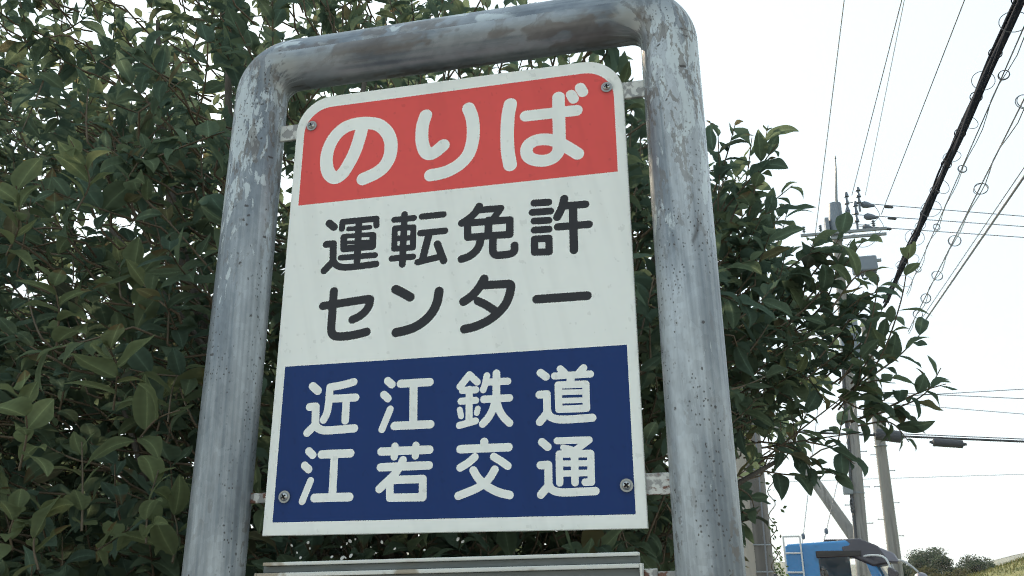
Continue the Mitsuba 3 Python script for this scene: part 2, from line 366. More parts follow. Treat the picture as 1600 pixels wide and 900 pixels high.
GLYPHS = [
    ('の', [(19.8, 's', [(-135.7, 571.3), (-139.6, 550), (-145.5, 528.3), (-154.2, 508.7), (-163.3, 494.4), (-174.3, 489.4), (-184.6, 499.1), (-189, 517.3), (-187.4, 536.6), (-179.3, 555.1), (-165, 568.4), (-148, 573), (-129.4, 572), (-112, 566.6), (-98.8, 553.6), (-92.1, 538.6), (-90.9, 525.9), (-92.8, 511.5), (-100.5, 497.8), (-112.6, 489.1), (-130.7, 482.6)])]),
    ('り', [(19.3, 's', [(-40.4, 572), (-44.4, 557.9), (-45.4, 540.9), (-43.9, 527.2), (-39.5, 514.9), (-32.8, 509.8), (-24.3, 512.4), (-13.5, 520.8)]), (18.8, 's', [(22.8, 574.8), (27.9, 560.1), (30.1, 541.2), (29, 521.2), (23.1, 502.1), (11, 488.7), (-4.2, 480.7), (-18, 477.5), (-30.7, 476.7)])]),
    ('ば', [(19.3, 's', [(83.3, 572.8), (80, 554.6), (78.7, 533), (78.6, 514.8), (79.6, 496.7), (82.5, 479)]), (16.9, 'p', [(105.1, 551.2), (175.8, 550.3)]), (17.7, 's', [(151.5, 574.1), (151.2, 553.2), (151.2, 526.7), (151, 507.2), (149.7, 492.8), (144.7, 484.6), (136.6, 480.4), (126.3, 479.6), (114.6, 483), (107.6, 489.1), (105.4, 498), (109.1, 506.8), (118.8, 511.6), (131.4, 511.7), (143.1, 508.2), (154.6, 501), (164.6, 493.3), (175.2, 484.3)]), (14.5, 'p', [(169.1, 576.1), (172.5, 568.6)]), (15.1, 'p', [(182.1, 585), (185.4, 577.5)])]),
    ('運', [(11.2, 'p', [(-178, 419.5), (-170.5, 412.8)]), (10.5, 'p', [(-180.3, 387.9), (-169.8, 387.8), (-168.6, 361.2), (-180.8, 349.1)]), (9.7, 's', [(-169, 363), (-163.3, 355.6), (-152.7, 351.4), (-134.4, 350.9), (-105.3, 352)]), (9.2, 'p', [(-158.4, 409.2), (-158.1, 419.5), (-107.9, 419.1), (-107.4, 409.1)]), (7, 'p', [(-148.6, 407.9), (-116.8, 407.2)]), (10.2, 'p', [(-154.9, 395.9), (-153.8, 378.7), (-111.7, 378.2), (-111.8, 394.4)]), (7.2, 'p', [(-155, 397.5), (-111.9, 396.2)]), (7.4, 'p', [(-153.7, 377.3), (-111.6, 376.8)]), (5.6, 'p', [(-154.4, 387.7), (-111.7, 385.9)]), (10.1, 'p', [(-133.6, 419.1), (-133.1, 358.6)]), (8.5, 'p', [(-157.6, 365.9), (-107.3, 365.1)])]),
    ('転', [(9, 'p', [(-81.5, 414.7), (-53.2, 414.6)]), (9.7, 'p', [(-67, 421.3), (-67.4, 348.1)]), (8.6, 'p', [(-80.1, 402), (-53.5, 400.9), (-53.2, 371.1), (-80, 371.8), (-80.1, 402)]), (8, 'p', [(-80, 386.7), (-53.6, 385.5)]), (9, 'p', [(-82.8, 357.9), (-52.7, 357.8)]), (9.3, 'p', [(-41.6, 415.4), (-11, 415.5)]), (9.5, 'p', [(-43.1, 391.1), (-8.5, 391.1)]), (10.5, 'p', [(-30.9, 388.1), (-38.8, 353.7)]), (9.3, 'p', [(-45.8, 349.3), (-15.2, 354.2)]), (10.4, 'p', [(-18.6, 372.9), (-9.4, 348.2)])]),
    ('免', [(10.8, 's', [(39.2, 422.1), (33.4, 412.9), (24.2, 405), (15.2, 399.9)]), (9.8, 'p', [(39.4, 416.6), (69.2, 416), (57.9, 400.4)]), (10.3, 'p', [(23.2, 399.1), (81.6, 398), (81.3, 377), (23.7, 378.4), (23.2, 399.1)]), (10.8, 'p', [(52.5, 400.4), (51.7, 377.9)]), (11, 's', [(41.3, 375.5), (40, 366.7), (34.9, 357.7), (25.9, 351.1), (15.5, 348.1)]), (10.6, 's', [(58.6, 376.1), (58.2, 361.6), (59, 352.7), (63.8, 349.2), (72.2, 348.8), (82.8, 349.6), (87.2, 353.3), (87.6, 360.8)])]),
    ('許', [(10.1, 'p', [(114.8, 418.7), (134.1, 417.8)]), (10, 'p', [(112.2, 405.4), (136.5, 404.8)]), (9.7, 'p', [(114.4, 392.8), (133.9, 391.8)]), (9.7, 'p', [(114.4, 379.8), (133.9, 379.2)]), (9.8, 'p', [(114.5, 367.1), (133.6, 366.4), (133.6, 347.5), (114.4, 348.5), (114.5, 367.1)]), (11, 's', [(155.4, 420.6), (152.7, 410.3), (149.2, 402.3), (145.3, 395.2)]), (10.5, 'p', [(154.6, 410.1), (183.1, 409.6)]), (10.4, 'p', [(145.6, 381.2), (186.7, 380.7)]), (11.1, 'p', [(166.6, 407.7), (166, 346.8)])]),
    ('セ', [(11.6, 'p', [(-179, 297.9), (-113.8, 302.8), (-111.1, 301.6)]), (11.5, 's', [(-112.1, 302.4), (-111.8, 295.2), (-116.9, 286), (-125.4, 279.3), (-135, 275.4)]), (11.8, 's', [(-164.4, 317.8), (-164.7, 299.4), (-164.7, 280.6), (-164.8, 265.2), (-162.7, 257.5), (-155.7, 253.6), (-142.3, 253), (-126.8, 254.5), (-114.1, 256.9)])]),
    ('ン', [(12.6, 's', [(-75.5, 313.2), (-65.3, 307.4), (-54.8, 300.6)]), (12.7, 's', [(-14.8, 305.4), (-17, 291.1), (-23.2, 277.5), (-33.6, 266.5), (-46.3, 258.9), (-59.1, 255.1), (-72.5, 253.1)])]),
    ('タ', [(12, 's', [(46.5, 317.5), (41.3, 308.2), (32.9, 298.1), (25, 291.8), (19, 288.5)]), (11.4, 'p', [(46.3, 308.9), (80.1, 307.8)]), (11.7, 's', [(80.1, 307.8), (82.3, 305.3), (81.5, 297.4), (77.9, 286), (71.6, 275.9), (61.2, 266.2), (48.8, 258.7), (34.3, 253.4), (20.5, 251.1)]), (11.1, 's', [(38.2, 287.7), (48.7, 281.9), (59.2, 274.2), (64.4, 270.1)])]),
    ('ー', [(11.6, 'p', [(116, 284), (181, 283.6)])]),
    ('近', [(11.2, 'p', [(-185.5, 187.6), (-177.8, 181.1)]), (10.6, 'p', [(-187.8, 160.2), (-179.1, 160.2), (-178.1, 136.5), (-188.7, 126.6)]), (10.5, 's', [(-178.5, 138.3), (-175.3, 133.1), (-168.1, 129.3), (-155.3, 128.5), (-123.9, 129.5)]), (10.3, 's', [(-128.1, 190.1), (-144.2, 186.8), (-161, 184.9)]), (10.3, 's', [(-161, 184.9), (-161.1, 175.7), (-161.4, 164.4), (-162.9, 151.5), (-167.1, 142.4)]), (10.4, 'p', [(-160.5, 169.5), (-124.4, 169.4)]), (10.3, 'p', [(-137.1, 167.8), (-136.9, 140.1)])]),
    ('江', [(10.3, 'p', [(-81.2, 188.9), (-75.4, 183.8)]), (10.2, 'p', [(-85.6, 171), (-80, 165.9)]), (9.3, 'p', [(-76.3, 151.8), (-86.3, 126.5)]), (10.7, 'p', [(-63.4, 184.1), (-24.4, 184.1)]), (10.7, 'p', [(-45.8, 183.8), (-45, 131.8)]), (10.6, 'p', [(-69.7, 130.1), (-22.2, 130.2)])]),
    ('鉄', [(9.3, 'p', [(15.9, 176), (28, 190.5), (38.1, 180.7)]), (9, 'p', [(18.9, 170.8), (36.5, 170.8)]), (8.9, 'p', [(17.2, 157.2), (36.4, 157.4)]), (9.2, 'p', [(28, 171.7), (28.1, 131.3)]), (7.6, 'p', [(15.9, 146.6), (17.7, 138.5)]), (7.4, 'p', [(39.2, 146.8), (37.8, 141.4)]), (8.8, 'p', [(15.6, 127), (36.4, 131.7)]), (8.6, 's', [(50.7, 188.1), (48.6, 177.8), (46.1, 170.2)]), (9.1, 'p', [(49.8, 179.9), (77.6, 179.4)]), (9.8, 'p', [(63.1, 190.4), (62.9, 159)]), (9.5, 'p', [(46.9, 158.1), (79.6, 158.3)]), (9.7, 's', [(62.4, 159.9), (58.8, 145.9), (53.1, 135.5), (45.6, 127.5)]), (9.6, 's', [(63.3, 154.5), (66.7, 143.7), (72.3, 134.6), (79.5, 127.2)])]),
    ('道', [(10, 'p', [(119.4, 187.6), (126, 182.4)]), (9.8, 'p', [(117.5, 160.2), (126.8, 160.4), (126.7, 137.3), (117.4, 126.6)]), (9.7, 's', [(126.9, 139.4), (130.3, 132.7), (139, 129), (152.9, 128.1), (181.8, 128.8)]), (8.8, 'p', [(136.7, 182.6), (181.5, 182.5)]), (9.3, 'p', [(144.4, 191), (149.2, 186)]), (9.2, 'p', [(173.2, 190.7), (166.8, 184.1)]), (9.9, 'p', [(157.1, 181.1), (156.5, 173.1)]), (9, 'p', [(141.2, 171.1), (175.3, 170.3), (175.1, 140.6), (141.2, 140.9), (141.2, 171.1)]), (6.8, 'p', [(141, 161.7), (175, 160.8)]), (6.8, 'p', [(140.7, 151.4), (174.6, 150.7)])]),
    ('江2', [(10.2, 'p', [(-184.5, 102.8), (-178.8, 97.8)]), (10.1, 'p', [(-189, 84.9), (-183.1, 79.9)]), (9.2, 'p', [(-179.3, 65.6), (-188.9, 40.4)]), (10.8, 'p', [(-166.6, 98.1), (-127.3, 98.1)]), (10.4, 'p', [(-148.9, 97.1), (-148.4, 45.1)]), (10.7, 'p', [(-172.5, 44.1), (-125.5, 44.1)])]),
    ('若', [(10.5, 'p', [(-85.9, 98.6), (-22.6, 98.6)]), (9.5, 'p', [(-68, 104.5), (-68.4, 91.6)]), (9.4, 'p', [(-40.4, 104.5), (-40.7, 91.7)]), (10.4, 'p', [(-85.9, 79.1), (-22.8, 79.4)]), (10.3, 's', [(-56.8, 87), (-60.7, 78.9), (-67.8, 69.2), (-76.8, 61.2), (-86.4, 52.7)]), (10, 'p', [(-73.1, 63), (-30.1, 63.2), (-29.7, 41.4), (-72.1, 41.7), (-73.1, 63)])]),
    ('交', [(10.3, 'p', [(17.3, 97.6), (78.2, 97.7)]), (10.4, 'p', [(47.6, 105.3), (47.7, 98.2)]), (9.7, 's', [(35.8, 87.4), (27.7, 80.8), (17.4, 75.2)]), (9.7, 's', [(59.7, 86.9), (68.4, 81.5), (77, 75.3)]), (9.9, 's', [(60.9, 71.5), (54.2, 61.2), (46.2, 54.3), (36.5, 49.1), (25.9, 45.2), (15.5, 41.6)]), (10, 's', [(34.1, 71.4), (40, 62.1), (48, 54.5), (57.8, 48.1), (68.3, 43.6), (79.2, 40.9)])]),
    ('通', [(9.8, 'p', [(119.6, 102.2), (126.4, 96.2)]), (9.7, 'p', [(117.4, 74.7), (126.7, 74.8), (126.6, 50.4), (117.2, 40.3)]), (9.5, 's', [(126.6, 52.5), (130.5, 45.9), (139.4, 42.6), (152.3, 42.1), (182.3, 42.7)]), (8.4, 'p', [(138.1, 103), (177, 102.4), (160.9, 91.5)]), (6.8, 's', [(145, 94.8), (153.8, 92.8), (160.9, 89)]), (8.8, 'p', [(140.1, 53.4), (140.4, 87), (178.1, 86.3), (177.8, 53.2), (170.5, 53.1)]), (7.4, 'p', [(140.6, 87.3), (178.1, 86.4)]), (9.1, 'p', [(158.8, 88.2), (158.4, 53.3)]), (7.2, 'p', [(140.3, 75.8), (177.8, 75.1)]), (7.5, 'p', [(140.2, 64.1), (177.8, 63.8)])]),
]

def glyph_poly(strokes):
    out = []
    for w, kind, pts in strokes:
        p = np.array(pts)
        if kind == 's' and len(p) > 2:
            p = smooth_curve(p, 6)
        l = sg.LineString(p).buffer(w / 2, quad_segs=9)
        out.append(l)
    u = shapely.union_all(out).buffer(0.25).buffer(-0.25).simplify(0.06)
    return shapely.affinity.scale(u, 0.001, 0.001, origin=(0, 0))
ROWS = [('white', 'on the red panel', 3), ('dark grey', 'in the upper row on the white middle', 4), ('dark grey', 'in the lower row on the white middle', 4),
        ('white', 'in the upper row on the blue panel', 4), ('white', 'in the lower row on the blue panel', 4)]
gi = 0
for colour, where, n in ROWS:
    for k in range(n):
        ch, strokes = GLYPHS[gi]; gi += 1
        front = -0.0006 if colour == 'white' else -0.0003
        back = -0.0003 if colour == 'white' else -0.00001
        part(sign, 'character', plate_xz(shift(glyph_poly(strokes)), front, back - 0.00001), 'sheet_white' if colour == 'white' else 'ink_dark', 30, f'{colour} character {ch[0]} {where}')
def screw(x, z, turn):
    c = (x, ZB + z)
    wa = trimesh.creation.annulus(0.0028, 0.0077, 0.0012, sections=32)
    hd = m3.Manifold.sphere(0.0054, 40).scale([1, 1, 0.62]) ^ m3.Manifold.cube([0.02, 0.02, 0.02]).translate([-0.01, -0.01, 0])
    cr = m3.Manifold.cube([0.0070, 0.0021, 0.01], True) + m3.Manifold.cube([0.0021, 0.0070, 0.01], True)
    hd = hd - cr.rotate([0, 0, turn]).translate([0, 0, 0.0060])
    fl = m3.Manifold.cylinder(0.0009, 0.0036, 0.0036, 16).translate([0, 0, 0.0016])
    R = np.array([[1, 0, 0, x], [0, 0, -1, -0.0006], [0, 1, 0, ZB + z], [0, 0, 0, 1.0]])
    h, f = tm(hd), tm(fl)
    h.apply_translation([0, 0, 0.0012])
    for m in (h, f, wa): m.apply_transform(R)
    wa.apply_translation([0, -0.0006, 0])
    k = part(sign, 'screw', h, 'zinc', 35)
    part(k, 'washer', wa, 'zinc_dull', 30)
    part(k, 'recess_shade_disc', f, 'recess_shade')  # black disc set in the recess to paint its shade
for a in ((-0.2160, 0.5785, 20), (0.2185, 0.5802, 10), (-0.2135, 0.0465, 35), (0.2188, 0.0480, 40)):
    screw(*a)

board = thing('timetable_board', 'grey aluminium rail frame of the timetable board below the sign', 'timetable board')
tilt = trimesh.transformations.rotation_matrix(math.radians(-0.85), [0, 1, 0], [0, 0, ZB - 0.03])
def bpart(name, lo, hi, mat, r=0.0008, label=None):
    m = rbox((lo[0], lo[1], ZB + lo[2]), (hi[0], hi[1], ZB + hi[2]), r)
    m.apply_transform(tilt)
    part(board, name, m, mat, 30, label)
bpart('rail', (-0.231, -0.010, -0.0335), (0.229, 0.012, -0.0293), 'aluminium', label='upper lip of the aluminium rail')
bpart('groove', (-0.234, -0.002, -0.0415), (0.229, 0.011, -0.0337), 'aluminium_shaded_grey')
bpart('rail', (-0.237, -0.012, -0.0466), (0.229, 0.012, -0.0417), 'aluminium', label='lower stained lip of the aluminium rail')
bpart('end_cap', (0.2293, -0.012, -0.62), (0.2325, 0.013, -0.0415), 'aluminium')
bpart('end_cap', (-0.2405, -0.012, -0.62), (-0.2373, 0.013, -0.0415), 'aluminium')
bpart('face_panel', (-0.237, -0.004, -0.62), (0.229, 0.008, -0.0468), 'aluminium_shaded_grey')
bpart('timetable_sheet', (-0.215, -0.0055, -0.60), (0.207, -0.0042, -0.075), 'paper', 0.0003)
bpart('mounting_tab', (0.2327, 0.006, -0.072), (0.248, 0.012, -0.0475), 'steel_tab')
bpart('mounting_tab', (0.2483, 0.003, -0.074), (0.272, 0.010, -0.0505), 'steel_tab')
bpart('mounting_tab', (-0.272, 0.003, -0.074), (-0.2407, 0.010, -0.0505), 'steel_tab')

web = thing('cobweb', 'torn cobweb holding small white petals between the sign plate and the rail below it', 'cobweb')
wr = np.random.default_rng(12)
PET = [(-.205, -.012), (-.197, -.021), (-.192, -.027), (-.183, -.009), (-.180, -.016), (-.150, -.0265), (-.138, -.015), (-.136, -.028), (-.131, -.011), (-.127, -.008), (-.125, -.0255), (-.120, -.006), (-.132, -.0275), (-.085, -.010), (-.068, -.018), (.012, -.008), (.018, -.011), (-.030, -.020)]
for a, b in zip(PET[:-1:2], PET[1::2]):
    q = [(a[0] - .02, .002, ZB), (a[0], .012, ZB + a[1]), (b[0], .012, ZB + b[1]), (b[0] + .015, .004, ZB - .028)]
    part(web, 'thread', tube(smooth_curve(q, 4), .00008, 4), 'web_thread')
for x, z in PET:
    m = trimesh.creation.icosphere(2, wr.uniform(.0009, .0020))
    m.vertices *= [1, .25, wr.uniform(1.1, 1.9)]
    m.vertices[:, 1] += 60 * m.vertices[:, 2] ** 2
    m.apply_transform(trimesh.transformations.rotation_matrix(wr.uniform(-1.2, 1.2), [0, 1, 0]))
    m.apply_translation((x, .012, ZB + z))
    part(web, 'petal', m, 'petal', True)

# ---------------------------------------------------------------- the broad-leaved evergreen tree behind the sign
class Leaves:
    def __init__(s): s.p, s.d, s.n, s.L, s.w, s.bend, s.fold, s.c = [], [], [], [], [], [], [], []
    def add(s, p, d, n, L, w, bend, fold, c):
        for a, b in zip((s.p, s.d, s.n, s.L, s.w, s.bend, s.fold, s.c), (p, d, n, L, w, bend, fold, c)): a.append(b)
    def arrays(s): return [np.array(a, float) for a in (s.p, s.d, s.n, s.L, s.w, s.bend, s.fold, s.c)]
LV = Leaves()
twigs = []
def unit(v): return np.asarray(v, float) / (np.linalg.norm(v) + 1e-12)
def leaf_colour(top=1.0):
    u = rng.random() * top
    if u < 0.60: c = np.array([0.076, 0.116, 0.086])
    elif u < 0.86: c = np.array([0.102, 0.140, 0.086])
    elif u < 0.965: c = np.array([0.130, 0.162, 0.085])
    elif u < 0.985: c = np.array([0.150, 0.100, 0.045])
    else: c = np.array([0.070, 0.050, 0.036])
    return c * rng.uniform(0.8, 1.3)
def keep_off(p):
    """Leaves stay behind the sign and its frame."""
    return p[1] > 0.085 or abs(p[0]) > 0.42
def shoot(base, direction, L, n, size=0.072, bare=0.0, up=0.25, droop=0.22, curve=None, r0=0.0026, start=0.18, young=False):
    base, d = np.asarray(base, float), unit(direction)
    k = 7
    pts = [base]
    if curve is not None:
        pts = list(curve); L = float(np.linalg.norm(np.diff(pts, axis=0), axis=1).sum())
    else:
        t = d.copy(); wob = rng.normal(0, 0.10, 3)
        for i in range(k):
            t = unit(t + np.array([0, 0, up / k]) + wob / k * 1.5)
            pts.append(pts[-1] + t * L / k)
    pts = np.array(pts)
    if bare > 0:
        back = [pts[0] - unit(0.4 * (pts[1] - pts[0]) / L * 5 + unit(pts[0] - np.array([-.45, 1.15, min(pts[0][2] - .2, 2.4)])) + rng.normal(0, .25, 3)) * bare * f for f in (1, .5)]
        tw = np.vstack([back, pts])
    else: tw = pts
    twigs.append(tube(tw, np.linspace(r0, 0.0010, len(tw)), 5, False))
    seg = np.concatenate([[0], np.cumsum(np.linalg.norm(np.diff(pts, axis=0), axis=1))])
    roll = rng.uniform(0, 2 * np.pi)
    col = leaf_colour(0.96) if not young else np.array([0.140, 0.172, 0.084]) * rng.uniform(.8, 1.15)
    for i in range(n):
        s = seg[-1] * (start + (1 - start) * (i + 0.6 * rng.random()) / n)
        j = min(np.searchsorted(seg, s) - 1, len(pts) - 2); j = max(j, 0)
        f = (s - seg[j]) / (seg[j + 1] - seg[j])
        p = pts[j] * (1 - f) + pts[j + 1] * f
        t = unit(pts[j + 1] - pts[j])
        a = unit(np.cross(t, [0.3, 0.2, 1.0])); b = np.cross(t, a)
        roll += np.pi + rng.normal(0, 0.55)
        r = np.cos(roll) * a + np.sin(roll) * b
        an = math.radians(rng.normal(58, 13)) * (1 - 0.45 * i / n)
        dd = unit(np.cos(an) * t + np.sin(an) * r + np.array([0, 0, -droop]) + rng.normal(0, 0.10, 3))
        nn = np.array([0, 0, 1.0]) + 0.45 * t + np.array([0, -0.25, 0]) + rng.normal(0, 0.33, 3)
        nn = unit(nn - dd * (nn @ dd))
        l = size * float(np.clip(rng.lognormal(-0.06, 0.24), 0.5, 1.45)) * (0.62 if i >= n - 1 and rng.random() < .5 else 1)
        if not keep_off(p + dd * l): continue
        c = (0.55 * col + 0.45 * leaf_colour()) if not young else 0.8 * col + 0.2 * leaf_colour()
        LV.add(p, dd, nn, l, rng.uniform(0.44, 0.58), rng.uniform(0.25, 1.25), rng.uniform(0.12, 0.5), c)

BRANCHES = []
def limb(pts, r0, r1, n=6, sides=9):
    c = smooth_curve(pts, n)
    BRANCHES.append((c, r0, r1))
    return c
TRUNK = smooth_curve([(-0.42, 1.25, 0), (-0.45, 1.22, 0.45), (-0.40, 1.15, 0.95), (-0.46, 1.10, 1.5), (-0.55, 1.12, 2.1), (-0.60, 1.15, 2.7), (-0.62, 1.15, 3.05)], 8)
limb([(-0.42, 1.16, 0.85), (-0.15, 1.05, 1.2), (0.12, 0.99, 1.55), (0.33, 0.98, 1.72), (0.47, 0.98, 1.80)], 0.013, 0.0045)
limb([(-0.40, 1.15, 0.95), (-0.1, 1.1, 1.5), (0.12, 1.0, 2.0), (0.25, 0.98, 2.35), (0.36, 0.98, 2.58)], 0.022, 0.006)
limb([(-0.45, 1.10, 1.4), (-0.15, 1.0, 1.85), (0.05, 0.95, 2.3), (0.08, 0.95, 2.7)], 0.018, 0.005)
limb([(-0.44, 1.1, 1.3), (-0.75, 0.95, 1.8), (-0.95, 0.8, 2.3), (-1.1, 0.8, 2.8), (-1.15, 0.8, 3.1)], 0.022, 0.006)
limb([(-0.42, 1.15, 1.0), (-0.9, 1.2, 1.5), (-1.4, 1.25, 2.0), (-1.7, 1.2, 2.7)], 0.022, 0.007)
limb([(-0.50, 1.10, 1.8), (-0.70, 0.75, 2.2), (-0.72, 0.55, 2.6), (-0.70, 0.5, 2.95)], 0.015, 0.005)
limb([(-0.45, 1.10, 1.5), (-0.45, 0.75, 1.9), (-0.40, 0.5, 2.25), (-0.33, 0.45, 2.6)], 0.014, 0.005)
limb([(-0.42, 1.15, 0.9), (-0.62, 0.95, 1.25), (-0.85, 0.75, 1.6), (-0.98, 0.65, 1.95)], 0.016, 0.005)
limb([(-0.42, 1.15, 0.8), (-0.2, 0.8, 1.1), (-0.05, 0.5, 1.45), (0.0, 0.4, 1.8)], 0.016, 0.005)
limb([(-0.42, 1.2, 0.6), (-1.0, 1.4, 1.0), (-1.6, 1.6, 1.4), (-1.9, 1.6, 1.9)], 0.020, 0.006)
limb([(-0.42, 1.15, 1.1), (-0.62, 0.98, 1.7), (-0.78, 0.66, 2.05), (-0.95, 0.5, 2.3)], 0.012, 0.005)

def density(p):
    """Where the crown is (0 to 1), in metres."""
    x, y, z = p
    front = 0.20 + 0.10 * math.sin(x * 5.1 + z * 3.3) + 0.08 * math.sin(z * 7.0 - x * 3) + (0.10 if abs(x) < 0.42 else 0.0) + 0.30 * max(0, z - 2.2)
    back = 1.75
    if not front < y < back: return 0
    # the crown's right side, as the upper outline over x at the depth of its middle
    lim = 0.20 + 0.5 * (y - 0.9)
    right = np.interp(z, [0.3, 1.5, 1.7, 1.95, 2.2, 2.4, 2.6, 2.75, 2.9, 3.1, 3.3], [0.25, 0.27, 0.33, 0.46, 0.46, 0.40, 0.30, 0.12, -0.05, -0.28, -0.5])
    right = right + (0.33 * (y - 0.95) if z > 1.8 else 0.12 * (min(y, 0.95) - 0.95))
    if x > right: return 0
    top = np.interp(x, [-2.4, -1.2, -0.6, -0.2, 0.2, 0.6], [3.3, 3.35, 3.4, 3.2, 2.9, 2.7]) + 0.25 * (y - 0.9)
    if z > top: return 0
    n = meshkit.fbm(np.array([x * 3.4, y * 3.4, z * 3.4]), 3, seed=11)
    k = 1.0 if z < 2.0 else 1.0 - 0.60 * min(1, (z - 2.0) / 0.6)
    if x > 0.1: k = max(k, 0.9) * 1.25
    return np.clip((n - 0.30) * 4.0, 0.12, 1) * k
def sample_shoots(n, lo, hi, size, seed_dir):
    made = 0
    while made < n:
        p = rng.uniform(lo, hi)
        if rng.random() > density(p): continue
        out = unit([p[0] + 0.3, p[1] - 1.0, 0.25 * (p[2] - 1.8)])
        d = unit(seed_dir[0] * out + np.array([0, 0, seed_dir[1]]) + rng.normal(0, 0.55, 3))
        L = rng.uniform(0.09, 0.20)
        shoot(p, d, L, int(rng.integers(5, 10)), size, bare=rng.uniform(0.03, 0.12), up=0.35)
        made += 1
sample_shoots(4900, (-2.3, 0.15, 1.2), (0.75, 1.75, 3.4), 0.060, (0.5, 0.55))
sample_shoots(1000, (-2.3, 1.0, 1.0), (0.3, 1.75, 2.3), 0.070, (0.5, 0.4))
sample_shoots(220, (-2.2, 0.15, 0.35), (0.5, 1.75, 1.2), 0.086, (0.6, 0.3))

